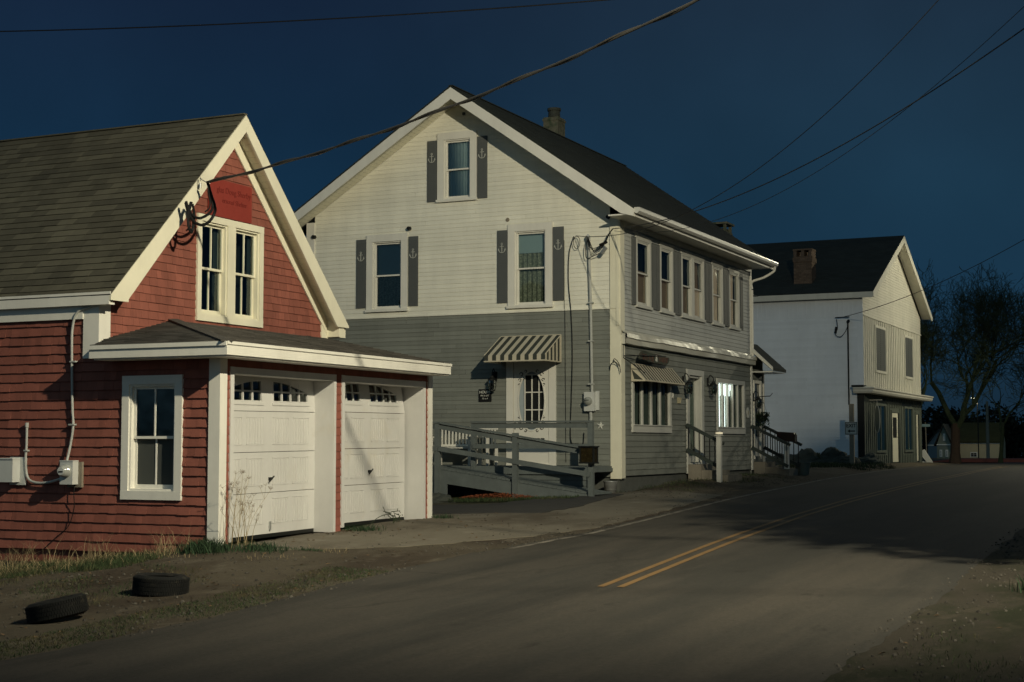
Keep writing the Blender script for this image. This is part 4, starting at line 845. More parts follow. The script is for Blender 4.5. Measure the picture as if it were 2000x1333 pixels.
# wall lanterns
def lantern(name, label, fr, u, z, arm=.16, glow=None):
    t = thing(name, label, 'wall lamp', tuple(fr(u, z, 0)), None)
    mb = MB(); mb.lathe([(0, .02), (.055, .02), (.06, 0)], tuple(fr(u, z + .10, 0)), 12, 'x' if fr is fB else 'y') if False else mb.fbox(fr, u - .05, u + .05, z + .0, z + .22, .015, .035)
    mb.tube(smoothp([fr(u, z + .10, .03), fr(u, z + .24, .06), fr(u, z + .28, arm * .6), fr(u, z + .2, arm), fr(u, z + .14, arm)], 6), .012, 6)
    mb.tube(smoothp([fr(u, z + .06, .03), fr(u, z + .0, .06), fr(u, z + .06, .09), fr(u, z + .1, .05)], 5), .008, 5); obj('bracket', mb, 'black', t)
    c = fr(u, 0, arm); mb = MB(); mb.lathe([(0, z + .15), (.03, z + .13), (.05, z + .08), (.105, z + .03), (.11, z + .015)], (c.x, c.y, 0), 8); obj('lamp_cap', mb, 'black', t)
    mb = MB()
    for k in range(8):
        a = k * math.pi / 4; p = [(c.x + r_ * math.cos(a), c.y + r_ * math.sin(a), zz) for r_, zz in ((.085, z + .02), (.095, z - .1), (.07, z - .2))]; mb.tube(p, .006, 4)
    for zz, r_ in ((z - .06, .094), (z - .13, .088)): mb.tube([(c.x + r_ * math.cos(a * math.pi / 8), c.y + r_ * math.sin(a * math.pi / 8), zz) for a in range(17)], .005, 4)
    mb.lathe([(.075, z - .2), (.078, z - .22), (0, z - .225)], (c.x, c.y, 0), 8); obj('cage', mb, 'black', t)
    mb = MB(); mb.lathe([(.075, z + .015), (.082, z - .1), (.06, z - .195)], (c.x, c.y, 0), 12); obj('glass', mb, 'glsd', t, True)
lantern('wall_lantern', 'black caged lantern in the awning shadow left of the oval screen door', sB, -14.99, 1.42, .17)
lantern('wall_lantern', 'black caged lantern between the house number and the street door', fB, 35.2, 1.43, .17)
lantern('wall_lantern', 'black caged lantern between the street door and the lit window', fB, 37.15, 1.47, .17)
lantern('wall_lantern', 'black lantern hanging beside the rear entry door', fB, 41.25, 1.2, .17)

# signs
hs = thing('hours_sign', 'small black sign with pale opening hours below the awning lantern', 'sign', (-15.23, YB, 1.1))
mb = MB(); mb.fbox(sB, -15.40, -15.08, .96, 1.245, .018, .034); obj('board', mb, 'signb', hs)
tm = textmesh('HOURS', .085, sB, -15.24, 1.175, .037, .003, True); merge(tm, textmesh('FRI & SAT', .052, sB, -15.24, 1.095, .037, .003)); merge(tm, textmesh('10 to 4', .052, sB, -15.24, 1.03, .037, .003)); obj('lettering', tm, 'signw', hs)
hn = thing('house_number', 'pale figures 137 on the grey wall left of the street door', 'house number', (XB, 34.88, 1.05))
obj('figures', textmesh('137', .19, fB, 34.88, 1.04, .03, .02, True), 'gold', hn)
def star(label, fr, u, z, s=.11):
    mb = MB(); c = fr(u, z, .05); k = 10; P = [fr(u + s * (1 if i % 2 == 0 else .42) * math.sin(i * math.pi / 5 + .15), z + s * (1 if i % 2 == 0 else .42) * math.cos(i * math.pi / 5 + .15), .02) for i in range(k)]
    for i in range(k): mb.face([P[i], P[(i + 1) % k], c])
    mb.face(P); tag(obj('star_ornament', mb, 'signw', loc=tuple(fr(u, z, 0))), label, 'ornament')
star('white star ornament under the window awning beside the house number', fB, 34.42, 1.16); star('white star ornament low on the grey wall beside the ramp railing end', sB, -12.42, .40, .10)
pq = thing('wall_plaque', 'small pale oval plaque between the lit window and the corner', 'plaque', (XB, 40.65, .86))
mb = MB(); mb.prism(fB, [(40.72 + .13 * math.cos(a) * (1 + .12 * math.cos(3 * a)), .86 + .15 * math.sin(a)) for a in [i * math.pi / 8 for i in range(16)]], .018, .032); obj('plate', mb, 'signw', pq)
mb = MB(); mb.prism(fB, [(40.72 + .05 * math.cos(a), .86 + .07 * math.sin(a)) for a in [i * math.pi / 5 for i in range(10)]], .032, .037); obj('relief', mb, 'gold', pq)
sg3 = thing('hanging_sign', 'faded carved shop sign with a white ampersand on an iron bracket', 'sign', (XB + .25, 32.6, 1.9))
fH = FF(XB + .16)
mb = MB(); K = 26; P = [(32.72 + 1.0 * math.copysign(abs(math.cos(a)) ** .45, math.cos(a)), 1.955 + .105 * math.copysign(abs(math.sin(a)) ** .7, math.sin(a)) + .03 * math.cos(3 * a)) for a in [2 * math.pi * i / K for i in range(K)]]
mb.prism(fH, P, 0, .03); obj('board', mb, mat('faded_green_board', (.060, .075, .055), .8, .3, 9, col2=(.085, .05, .04), c2scale=5), sg3)
obj('lettering', textmesh('&', .21, fH, 32.82, 1.95, .035, .006, True), 'signw', sg3)
mb = MB(); rnd = random.Random(5)
for u in [31.95, 32.03, 32.14, 32.22, 32.33, 32.42, 32.53, 32.61, 33.03, 33.12, 33.22, 33.31, 33.40, 33.50]:
    mb.fbox(fH, u, u + rnd.uniform(.02, .045), 1.90 - rnd.uniform(0, .02), 1.99 + rnd.uniform(0, .03), .03, .036)
obj('worn_letters', mb, mat('worn_red_gilt', (.11, .05, .035), .7, .4, 20), sg3)
mb = MB(); mb.tube([(XB + .03, YB + .1, 1.93), (XB + .22, 31.9, 1.97), (XB + .18, 33.5, 2.04)], .012, 5); mb.tube([(XB + .03, YB + .1, 2.2), (XB + .03, YB + .1, 1.88)], .02, 5); mb.tube([(XB + .03, YB + .1, 1.9), (XB + .3, 31.75, 1.58)], .01, 5)
obj('bracket', mb, 'black', sg3)
mb = MB(); mb.tube(smoothp([(XB - .14, YB - .05, 1.78), (XB - .08, YB - .12, 1.86), (XB + .03, YB - .14, 1.74), (XB + .06, YB - .12, 1.55)], 6), .009, 5); mb.tube(smoothp([(XB - .22, YB - .05, 1.62), (XB - .16, YB - .12, 1.75), (XB - .05, YB - .14, 1.78), (XB + .04, YB - .12, 1.68)], 6), .009, 5)
tag(obj('plant_hook', mb, 'black', loc=(XB, YB, 1.7)), 'black curled iron hook on the cream corner board', 'hook')

# service equipment on the gable wall
mt = thing('electric_meter', 'round meter in a grey box below the tall pipe on the grey wall', 'meter', (-12.64, YB, .9))
mb = MB(); mb.fbox(sB, -12.76, -12.52, .72, 1.14, .02, .14); mb.fbox(sB, -12.52, -12.44, .74, 1.16, .02, .05); obj('box', mb, 'meter', mt)
mb = MB(); mb.lathe([(.09, -.14), (.09, -.16), (.08, -.24), (0, -.25)], (-12.65, YB, .94), 20, 'y'); obj('glass_dome', mb, mat('meter_glass_b', (.30, .31, .28), .15, spec=.8), mt, True)
mb = MB(); mb.fbox(sB, -12.70, -12.60, .95, .965, .25, .255); obj('marking', mb, 'signb', mt)
mt2 = thing('service_mast', 'tall grey conduit pipe up the white gable wall with a weatherhead of looped wires', 'conduit', (-12.62, YB, 2))
mb = MB(); mb.tube([(-12.60, YB - .06, 1.14), (-12.62, YB - .07, 3.0), (-12.66, YB - .08, 4.5)], .032, 8); mb.tube([(-12.63, YB - .06, .72), (-12.63, YB - .06, .30)], .036, 8)
for z in (1.3, 2.25, 3.1): mb.fbox(sB, -12.68, -12.56, z, z + .03, .015, .11)
obj('pipe', mb, 'conduit', mt2)
mb = MB(); mb.tube([(-12.66, YB - .08, 4.48), (-12.67, YB - .10, 4.58), (-12.64, YB - .17, 4.60)], [.05, .06, .03], 8); obj('weatherhead', mb, 'metal', mt2)
mb = MB(); EP = (-12.02, YB - .25, 4.70)
for k, (d1, d2) in enumerate(((.0, .22), (.05, .30), (.10, .36))):
    mb.tube(smoothp([(-12.64, YB - .17, 4.56), (-12.60 + .05 * k, YB - .2, 4.35 - d1), (-12.45, YB - .22, 4.30 - d1 * .8), (-12.28, YB - .22, 4.38 - d1 * .5), (-12.18, YB - .24, 4.47)], 6), .009, 5)
mb.tube(smoothp([(-12.67, YB - .14, 4.5), (-12.71, YB - .15, 4.3), (-12.68, YB - .15, 4.1), (-12.5, YB - .2, 4.13), (-12.3, YB - .22, 4.2)], 6), .009, 5)
mb.tube(smoothp([(-12.3, YB - .22, 4.3), (-12.2, YB - .24, 4.42), (-12.1, YB - .25, 4.6), EP], 6), .016, 5); mb.tube([(-12.34, YB - .22, 4.36), (-12.16, YB - .24, 4.42)], .03, 6); obj('wire_loops', mb, 'wire', mt2)
mb = MB(); mb.tube([(-12.30, YB - .22, 4.18), (-12.18, YB - .24, 4.3)], .045, 8); obj('splice', mb, 'metal', mt2)
mb = MB(); mb.tube([(-13.0 + .13 * math.cos(a) * .6 + .07, YB - .12, 4.47 + .14 * math.sin(a)) for a in [i * .4 for i in range(34)]], .007, 4)
mb.tube(smoothp([(-13.02, YB - .06, 4.62), (-13.14, YB - .05, 4.25), (-13.16, YB - .05, 3.6), (-13.10, YB - .05, 2.9), (-13.07, YB - .05, 2.0), (-13.1, YB - .05, .9), (-13.12, YB - .05, .4), (-13.10, YB - .06, .05), (-12.95, YB - .07, -.09), (-12.82, YB - .06, .0), (-12.80, YB - .05, .25)], 8), .010, 5)
tag(obj('wall_cable', mb, 'wire', loc=(-13, YB, 2)), 'dark cable with a small coil at the top running down the gable wall', 'cable')
mb = MB(); mb.tube([(-13.27, YB - .03, 4.55), (-13.27, YB - .03, 3.0), (-13.25, YB - .04, 2.95), (-13.24, YB - .03, -.4)], .006, 4); tag(obj('wall_cable', mb, 'wire', loc=(-13.25, YB, 2)), 'thin straight cable running down just right of the shutter and awning', 'cable')

# ------------------------------------------------------------------ white board-and-batten house farther up the street
YCc, XC_ , YCE, XCL = 58.2, -12.5, 70.4, -24.0; YP, ZP, ZEv = 64.3, 8.75, 5.82
Cc = thing('corner_building', 'large white gabled building with dark green battened shop front and a brick chimney', 'building', (-18, 64, -.8))
sC, fC = FS(YCc), FF(XC_)
mb = MB(); courses(mb, sC, -.85, 4.85, .11, lambda z: (XCL, XC_ - .2), [], .016, None, 71, .002)
for k in range(62): u = XC_ - .2 - k * .18; mb.fbox(sC, u - .02, u + .02, 4.9, 5.75, .0, .02)
mb.fbox(sC, XCL, XC_, 4.85, 5.8, -.02, .006); obj('side_wall', mb, 'clapc', Cc)
mb = MB(); mb.fbox(sC, XC_ - .2, XC_ + .02, -.85, 5.8, -.02, .03); obj('corner_board', mb, 'clapc', Cc)
def csp(z): h = min((ZP - .12 - z) * (YCE - YCc) / 2 / (ZP - ZEv), (YCE - YCc) / 2); return (YP - h, YP + h) if h > .1 else None
mb = MB(); courses(mb, fC, 4.95, 8.6, .11, csp, [], .016, None, 72, .002); mb.fbox(fC, YCc - .0, YCE, 4.93, 4.97, .0, .05)
obj('gable_wall', mb, 'batten', Cc)
CW = [(60.45, 62.35, 2.93, 4.62), (66.5, 68.3, 2.93, 4.62)]
mb = MB()
def bat(mb, z0, z1, wins, st, w=.05):
    y = YCc + .05
    mb.fbox(fC, YCc, YCE, z0, z1, -.03, .0)
    while y < YCE:
        segs = [(z0, z1)]
        for a, b, c, d in wins:
            if a - .12 < y < b + .12: segs = [s for s in ((z0, c - .1), (d + .1, z1)) if s[1] - s[0] > .05]
        for s in segs: mb.fbox(fC, y - w / 2, y + w / 2, s[0], s[1], 0, .035)
        y += st
bat(mb, 2.12, 4.93, CW, .37, .09); obj('batten_wall', mb, 'batten', Cc)
LWN = [(60.25, 62.25, -.35, 1.62), (63.3, 65.0, -.8, 1.40), (66.1, 68.1, -.35, 1.62), (68.7, 69.7, -.8, 1.42)]
mb = MB(); bat(mb, -.9, 1.95, LWN, .37, .13); obj('shop_front_wall', mb, 'battend', Cc, label='dark green battened shop front')
mb = MB(); mb.fbox(sC, XC_ - .22, XC_ + .03, -.85, 1.95, .03, .10); obj('dark_post', mb, 'black', Cc)
for a, b, c, d in CW:
    mb = MB(); mb.fbox(fC, a - .1, a, c - .1, d + .1, 0, .05); mb.fbox(fC, b, b + .1, c - .1, d + .1, 0, .05); mb.fbox(fC, a, b, d, d + .1, 0, .05); mb.fbox(fC, a, b, c - .1, c, 0, .06)
    w_ = obj('window', mb, 'batten', Cc); mb = MB(); mb.fbox(fC, a, (a + b) / 2 - .02, c, d, -.02, .02); mb.fbox(fC, (a + b) / 2 + .02, b, c, d, -.02, .02)
    for k in range(18): z = c + .05 + k * .09; mb.fbox(fC, a + .05, b - .05, z, z + .03, .02, .03)
    obj('louvre_panel', mb, 'shutter', w_)
for i, (a, b, c, d) in enumerate(LWN):
    mb = MB(); mb.fbox(fC, a, a + .1, c, d, -.02, .05); mb.fbox(fC, b - .1, b, c, d, -.02, .05); mb.fbox(fC, a + .1, b - .1, d - .1, d, -.02, .05)
    if i in (0, 2):
        mb.fbox(fC, a + .1, b - .1, c, c + .1, -.02, .06); mb.fbox(fC, (a + b) / 2 - .04, (a + b) / 2 + .04, c + .1, d - .1, -.02, .03)
        w_ = obj('window', mb, 'battend', Cc); mb = MB(); mb.fbox(fC, a + .1, b - .1, c + .1, d - .1, .002, .008); obj('pane', mb, mat('shop_glass', (.012, .03, .028), .08, .3, 1, spec=1), w_)
        mb = MB(); mb.fbox(fC, a + .28, a + .55, .55, 1.2, -.029, -.024) if i == 0 else mb.fbox(fC, a + .25, a + 1.5, .6, 1.0, -.029, -.024); obj('lit_reflection_panel', mb, mat('shop_inside_light', (.2, .3, .33), .4, emit=(.5, .8, .9), es=.10), w_) if False else None
    else:
        w_ = obj('shop_door', mb, 'battend', Cc); mb = MB(); e = b - .35 if i == 1 else a + .55
        mb.fbox(fC, a + .12, e, c + .05, .25, .007, .03); mb.fbox(fC, a + .12, a + .3, .25, d - .12, .007, .03); mb.fbox(fC, e - .2, e, .25, d - .12, .007, .03); mb.fbox(fC, a + .3, e - .2, d - .3, d - .12, .007, .03)
        obj('door_leaf', mb, 'cream', w_); mb = MB(); mb.fbox(fC, a + .1, b - .1, c, d - .1, .002, .006); obj('door_interior', mb, 'dark', w_)
mb = MB(); pc = [(0, 1.93), (.42, 1.93), (.46, 2.0), (.46, 2.08), (.5, 2.1), (.5, 2.15), (.0, 2.22)]
for j in range(len(pc) - 1):
    a, b = pc[j], pc[j + 1]; mb.face([(XC_ + a[0], YCc - a[0], a[1]), (XC_ + b[0], YCc - b[0], b[1]), (XC_ + b[0], YCE + .3, b[1]), (XC_ + a[0], YCE + .3, a[1])])
    mb.face([(XC_ + a[0], YCc - a[0], a[1]), (XC_ + b[0], YCc - b[0], b[1]), (XC_ - .3, YCc - b[0], b[1]), (XC_ - .3, YCc - a[0], a[1])])
mb.face([(XC_ + p[0], YCE + .3, p[1]) for p in pc]); mb.face([(XC_ - .3, YCc - p[0], p[1]) for p in pc]); obj('cornice', mb, 'batten', Cc)
mb = MB(); mb.fbox(sC, XC_ - .35, XC_ + .1, 2.16, 2.24, -.05, .5); obj('cornice_cap', mb, 'black', Cc)
mb = MB(); XR_ = XC_ + .5; U = XR_ - XCL
Ls = math.hypot(YP - (YCc - .35), ZP - ZEv); f1 = frame((XCL, YCc - .35, ZEv), (1, 0, 0), V((0, YP - YCc + .35, ZP - ZEv)).normalized(), V((0, -(ZP - ZEv), YP - YCc + .35)).normalized())
f2 = frame((XCL, YCE + .35, ZEv), (1, 0, 0), V((0, YP - YCE - .35, ZP - ZEv)).normalized(), V((0, (ZP - ZEv), -(YP - YCE - .35))).normalized())
for f in (f1, f2): courses(mb, f, 0, Ls, .16, lambda v: (0, U), [], .012, (.3, .5), 73, .002, under=.03); slab(mb, f, U, Ls, .1)
obj('roof', mb, 'roofB', Cc)
fk = FF(XR_ - .03); w = .3
mb = MB(); mb.prism(fk, [(YP, ZP - .02), (YP, ZP - .02 - w), (YCc - .15, ZEv - .22), (YCc - .35, ZEv - .2), (YCc - .35, ZEv - .02)], 0, .035); mb.prism(fk, [(YP, ZP - .02), (YCE + .35, ZEv - .02), (YCE + .35, ZEv - .2), (YCE + .15, ZEv - .22), (YP, ZP - .02 - w)], 0, .035)
mb.box((XCL, YCc - .36, ZEv - .24), (XR_ - .031, YCc - .33, ZEv - .02)); obj('rake_board', mb, 'batten', Cc)
mb = MB()
for ye in (YCc - .35, YCE + .35):
    mb.face([(XC_ + .03, YP, ZP - .14), (XR_ - .03, YP, ZP - .14), (XR_ - .03, ye, ZEv - .14), (XC_ + .03, ye, ZEv - .14)])
mb.face([(XCL, YCc - .33, ZEv - .2), (XR_ - .03, YCc - .33, ZEv - .2), (XR_ - .03, YCc, ZEv - .2), (XCL, YCc, ZEv - .2)]); obj('soffit', mb, 'batten', Cc)
mb = MB(); mb.box((XCL, YCE - .05, -1), (XC_, YCE, 5.8)); mb.box((XCL, YCc, -1), (XCL + .05, YCE, 8)); obj('rear_wall', mb, 'clapc', Cc)
mb = MB(); cx0, cx1, cy0, cy1 = -15.35, -14.62, 58.95, 59.6
def bri(mb, x0, x1, y0, y1, z0, z1, ex=.075):
    rn = random.Random(3); z = z0
    mb.box((x0 + .01, y0 + .01, z0), (x1 - .01, y1 - .01, z1), .3)
    r_ = 0
    while z < z1 - .02:
        for (fr, a, b) in ((FS(y0), x0, x1), (FF(x1), y0, y1)):
            u = a - (.1 if r_ % 2 else 0)
            while u < b:
                ua, ub = max(u + .005, a), min(u + .195, b)
                if ub - ua > .02: mb.fbox(fr, ua, ub, z + .004, min(z + ex - .004, z1), -.01, 0, rn.random())
                u += .2
        z += ex; r_ += 1
bri(mb, cx0, cx1, cy0, cy1, 5.9, 7.42); bri(mb, cx0 - .03, cx1 + .03, cy0 - .03, cy1 + .03, 7.2, 7.38)
for x0, x1 in ((cx0, cx0 + .12), ((cx0 + cx1) / 2 - .06, (cx0 + cx1) / 2 + .06), (cx1 - .12, cx1)): mb.box((x0, cy0, 7.42), (x1, cy1, 7.66))
mb.box((cx0 - .02, cy0 - .02, 7.66), (cx1 + .02, cy1 + .02, 7.72)); obj('chimney', mb, 'brick', Cc)
mb = MB(); mb.tube([(-13.05, YCc - .05, 1.5), (-13.05, YCc - .05, 4.68)], .03, 6); mb.tube([(-13.05, YCc - .05, 4.68), (-13.0, YCc - .15, 4.72)], .06, 6); mb.tube([(-13.5, YCc - .2, 4.86), (-12.95, YCc - .2, 4.87)], .02, 4)
mb.tube(smoothp([(-13.0, YCc - .15, 4.66), (-13.1, YCc - .16, 4.35), (-13.3, YCc - .18, 4.12), (-13.5, YCc - .18, 4.2), (-13.42, YCc - .18, 4.45), (-13.45, YCc - .18, 4.8)], 6), .014, 5); mb.tube([(-13.5, YCc - .18, 4.25), (-13.46, YCc - .18, 4.5)], .05, 5)
tag(obj('service_mast', mb, 'wire', loc=(-13, YCc, 3)), 'thin dark service pipe with looped wires high on the sky-tinted white side wall', 'conduit')
ov = thing('hanging_sign', 'oval sign hanging edge-on at the near end of the dark green shop front', 'sign', (XC_ + .25, 59.2, 1))
mb = MB(); mb.prism(FS(59.2), [(XC_ + .30 + .09 * math.cos(a), .97 + .52 * math.sin(a)) for a in [i * math.pi / 12 for i in range(24)]], 0, .04); obj('board', mb, 'battend', ov)
mb = MB(); mb.tube([(XC_ + .30 + .10 * math.cos(a), 59.18, .97 + .53 * math.sin(a)) for a in [i * math.pi / 12 for i in range(25)]], .018, 5); mb.tube([(XC_, 59.2, 1.7), (XC_ + .5, 59.2, 1.7)], .02, 5); mb.tube([(XC_ + .3, 59.2, 1.5), (XC_ + .3, 59.2, 1.7)], .012, 4); obj('rim', mb, 'batten', ov)
ex = thing('exit_sign', 'white EXIT sign with a left-pointing arrow on a short thick wooden post', 'sign', (-12.27, 55, -.74))
mb = MB(); mb.box((-12.35, 55.0, -.9), (-12.19, 55.14, 1.45)); obj('post', mb, 'wood', ex)
fE = FS(54.98); mb = MB(); mb.fbox(fE, -12.50, -12.04, .33, .80, 0, .012); obj('plate', mb, 'signw', ex)
mb = MB(); b0 = .018
for q in ((-12.485, -12.055, .345, .345 + b0), (-12.485, -12.055, .785 - b0, .785), (-12.485, -12.485 + b0, .363, .767), (-12.055 - b0, -12.055, .363, .767)): mb.fbox(fE, *q, .012, .016)
obj('border', mb, 'signb', ex); obj('lettering', textmesh('EXIT', .185, fE, -12.27, .655, .016, .004, True, sx=.95), 'signb', ex)
mb = MB(); mb.fbox(fE, -12.33, -12.13, .445, .485, .012, .018); mb.prism(fE, [(-12.41, .465), (-12.31, .40), (-12.33, .465), (-12.31, .53)], .012, .018); obj('arrow', mb, 'signb', ex)
bd = thing('sandwich_board', 'small white folding board leaning on the walk past the shop front', 'sign', (-12.35, 71.2, -.84))
mb = MB(); mb.hexa([(-12.75, 71.0, -.42), (-12.5, 71.0, -.30), (-12.5, 71.05, -.30), (-12.75, 71.05, -.42), (-12.6, 71.0, -.38), (-12.42, 71.0, -.28), (-12.42, 71.05, -.28), (-12.6, 71.05, -.38)]) if False else mb.prism(FS(71.0), [(-12.78, -.36), (-12.5, -.24), (-12.12, -.86), (-12.36, -.90)], 0, .04)
mb.prism(FS(71.4), [(-12.9, -.80), (-12.3, -.80), (-12.2, -.88), (-12.9, -.88)], 0, .4); obj('panel', mb, 'signw', bd)

# ------------------------------------------------------------------ ramp and landing by the oval screen door
rp = thing('wheelchair_ramp', 'long grey wooden ramp and landing with rails along the grey gable wall', 'ramp', (-13.5, 29.8, -1.1))
ZL = -.48
def deckz(x): return itp(x, [(-15.3, -.50), (-11.75, -1.0)])
mb = MB(); nb = 34
for i in range(nb):                                          # sloping deck boards
    a, b = -15.3 + 3.6 * i / nb, -15.3 + 3.6 * (i + 1) / nb - .008
    mb.hexa([(a, 28.86, deckz(a) - .04), (b, 28.86, deckz(b) - .04), (b, 29.82, deckz(b) - .04), (a, 29.82, deckz(a) - .04), (a, 28.86, deckz(a)), (b, 28.86, deckz(b)), (b, 29.82, deckz(b)), (a, 29.82, deckz(a))], .4 + .2 * (i % 3))
obj('ramp_deck', mb, 'ramp', rp)
mb = MB()
for i in range(8): y = 29.86 + i * .142; mb.box((-17.6, y, ZL - .04), (-12.15, y + .134, ZL))
for i in range(7): y = 28.86 + i * .142; mb.box((-17.6, y, ZL - .042), (-15.32, y + .134, ZL - .002))
obj('landing_deck', mb, 'ramp', rp)
def post(x, y, z0, z1, w=.1): mb = MB(); mb.box((x - w / 2, y - w / 2, z0), (x + w / 2, y + w / 2, z1)); obj('post', mb, 'ramp', rp)
post(-11.75, 28.8, -1.2, -.06); post(-13.46, 28.8, -1.25, .23, .11); post(-15.3, 28.8, -1.3, .45, .11); post(-17.3, 28.8, -1.3, .45)
post(-14.95, 29.83, -1.1, .44); post(-12.18, 29.83, -1.15, .46, .11)
def rail(a, b, cap=True):
    mb = MB(); a = V(a); b = V(b); d = V((0, 0, .075)); mb.beam(a, b, .14, .035); mb.beam(a - d * 1.1, b - d * 1.1, .04, .11); obj('handrail', mb, 'ramp', rp)
def board(name, a, b, h, th=.04): mb = MB(); mb.beam(a, b, th, h); obj(name, mb, 'ramp', rp)
rail((-17.6, 28.8, .46), (-15.25, 28.8, .46)); rail((-15.26, 28.8, .455), (-11.70, 28.8, -.11)); rail((-15.0, 29.83, .48), (-12.12, 29.83, .48))
board('mid_rail', (-15.25, 28.74, -.10), (-11.75, 28.74, -.62), .10); board('mid_rail', (-17.6, 28.74, -.10), (-15.3, 28.74, -.10), .10); board('mid_rail', (-14.95, 29.77, -.05), (-12.2, 29.77, -.05), .10)
mb = MB(); mb.prism(FS(28.84), [(-15.25, -.55), (-13.42, -.81), (-13.42, -1.07), (-15.25, -.83)], 0, .035); mb.prism(FS(28.84), [(-13.42, -.81), (-11.75, -1.045), (-11.75, -1.2), (-13.42, -1.2)], 0, .036)
mb.box((-15.25, 28.80, -1.2), (-15.08, 28.84, -.82)); obj('skirt_board', mb, 'ramp', rp)
mb = MB(); mb.box((-17.6, 29.80, ZL - .17), (-12.12, 29.84, ZL - .005)); mb.box((-17.6, 28.80, ZL - .3), (-15.3, 28.84, ZL - .005))
for i in range(4): mb.box((-17.6, 28.81, -1.3 + i * .13), (-15.32, 28.835, -1.3 + i * .13 + .118))
for i in range(5): mb.box((-15.2, 29.85, -1.25 + i * .12), (-12.2, 29.87, -1.25 + i * .12 + .11))
mb.box((-12.16, 29.84, ZL - .12), (-12.12, 30.95, ZL - .04)); obj('deck_fascia', mb, 'ramp', rp)
mb = MB(); mb.hexa([(-11.7, 28.8, -1.14), (-10.9, 28.8, -1.16), (-10.9, 29.9, -1.16), (-11.7, 29.9, -1.14), (-11.7, 28.8, -1.02), (-10.9, 28.8, -1.14), (-10.9, 29.9, -1.14), (-11.7, 29.9, -1.02)]) if False else None
sq = thing('post_lantern', 'square brown-framed lantern with amber glass on the ramp end post', 'lamp', (-11.75, 28.75, -.2))
mb = MB(); x0, x1, y0, y1, z0, z1 = -11.94, -11.62, 28.62, 28.86, -.37, -.07
for x in (x0, x1 - .03):
    for y in (y0, y1 - .03): mb.box((x, y, z0), (x + .03, y + .03, z1))
mb.box((x0 - .02, y0 - .02, z1), (x1 + .02, y1 + .02, z1 + .03)); mb.box((x0 - .01, y0 - .01, z0 - .03), (x1 + .01, y1 + .01, z0)); obj('housing', mb, 'black', sq)
mb = MB(); mb.box((x0 + .015, y0 + .012, z0), (x1 - .015, y1 - .012, z1)); obj('glass', mb, mat('amber_glass', (.022, .017, .007), .25, .7, 9, spec=.6), sq)

def slatseat(name, label, cat, x0, x1, y0, ns, m='white'):
    t = thing(name, label, cat, ((x0 + x1) / 2, y0, ZL)); z = ZL
    mb = MB()
    for i in range(4): mb.box((x0 + .03, y0 - .5 + i * .12, z + .38), (x1 - .03, y0 - .5 + i * .12 + .1, z + .405))
    obj('seat', mb, m, t)
    mb = MB(); mb.box((x0, y0 - .04, z + .80), (x1, y0, z + .87)); mb.box((x0, y0 - .04, z + .42), (x1, y0, z + .47))
    for i in range(ns): x = x0 + .05 + (x1 - x0 - .13) * i / (ns - 1); mb.box((x, y0 - .03, z + .47), (x + .035, y0 - .01, z + .80))
    obj('backrest', mb, m, t)
    for x in (x0, x1 - .055):
        for y in (y0 - .5, y0 - .05): mb = MB(); mb.box((x, y, z), (x + .055, y + .05, z + (.62 if y < y0 - .2 else .42))); obj('leg', mb, m, t)
        mb = MB(); mb.box((x - .015, y0 - .52, z + .62), (x + .07, y0, z + .645)); obj('armrest', mb, m, t)
slatseat('garden_bench', 'white slat-backed bench on the landing behind the ramp rail', 'bench', -16.30, -15.28, 30.8, 11)
slatseat('garden_chair', 'white slatted chair on the landing nearer the screen door', 'chair', -15.22, -14.78, 30.7, 5)
slatseat('garden_chair', 'white slatted chair at the far end of the landing beside the garage corner', 'chair', -16.95, -16.5, 30.6, 4)

bu = thing('metal_bucket', 'galvanised bucket standing at the foot of the cream corner board', 'bucket', (-12.05, 30.62, -1.06))
mb = MB(); mb.lathe([(0, -1.07), (.115, -1.07), (.15, -.82), (.158, -.81), (.158, -.80), (.145, -.80), (.112, -1.05), (0, -1.05)], (-12.05, 30.62, 0), 22); obj('body', mb, 'metal', bu, True)
mb = MB(); mb.tube([(-12.05 + .155 * math.cos(a), 30.62, -.81 - .12 * math.sin(a)) for a in [math.pi * i / 10 for i in range(11)]], .005, 4)
for z in (-.88, -.98): r_ = .115 + (z + 1.07) * .14; mb.tube([(-12.05 + r_ * math.cos(a * .4), 30.62 + r_ * math.sin(a * .4), z) for a in range(17)], .004, 4)
obj('handle', mb, 'metal', bu)

# ------------------------------------------------------------------ stoops with balustrades and a post light
def stoop(label, y0, y1, group, n=3):
    t = thing('front_steps', label, 'steps', (-11.5, (y0 + y1) / 2, -.85)); mb = MB()
    zg = hz(-11.4, y0); top = -.50
    for i in range(n): zt = top - .14 * i if i < 2 else zg + .12; mb.box((XB + .05 + (0 if i == 0 else .33 * i), y0 + .03 * i, zg - .1), (XB + .05 + .33 * (i + 1), y1 - .03 * i, zt))
    obj('step_block', mb, 'concrete', t); return t
stoop('concrete steps under the street door beside the white post light', 35.45, 36.75, None)
stoop('concrete steps up to the rear entry door at the end of the house', 41.15, 42.2, None)
def balustrade(label, y, z0=.47, z1=.03, x1=-11.05, n=7, m='darkrail'):
    t = thing('stair_railing', label, 'railing', (-11.5, y, -.5)); X0 = XB + .04; zz = lambda x, o: z0 + o + (z1 - z0) * (x - X0) / (x1 - X0)
    mb = MB(); mb.beam((X0, y, zz(X0, 0)), (x1 + .06, y, zz(x1 + .06, 0)), .10, .075); obj('handrail', mb, m, t)
    mb = MB(); mb.beam((X0, y, zz(X0, -.60)), (x1, y, zz(x1, -.62)), .05, .09); obj('bottom_rail', mb, m, t)
    for k in range(n): x = X0 + .05 + (x1 - X0 - .08) * k / (n - 1); mb = MB(); mb.box((x - .011, y - .011, zz(x, -.60)), (x + .011, y + .011, zz(x, -.03))); obj('baluster', mb, 'black', t)
    return t
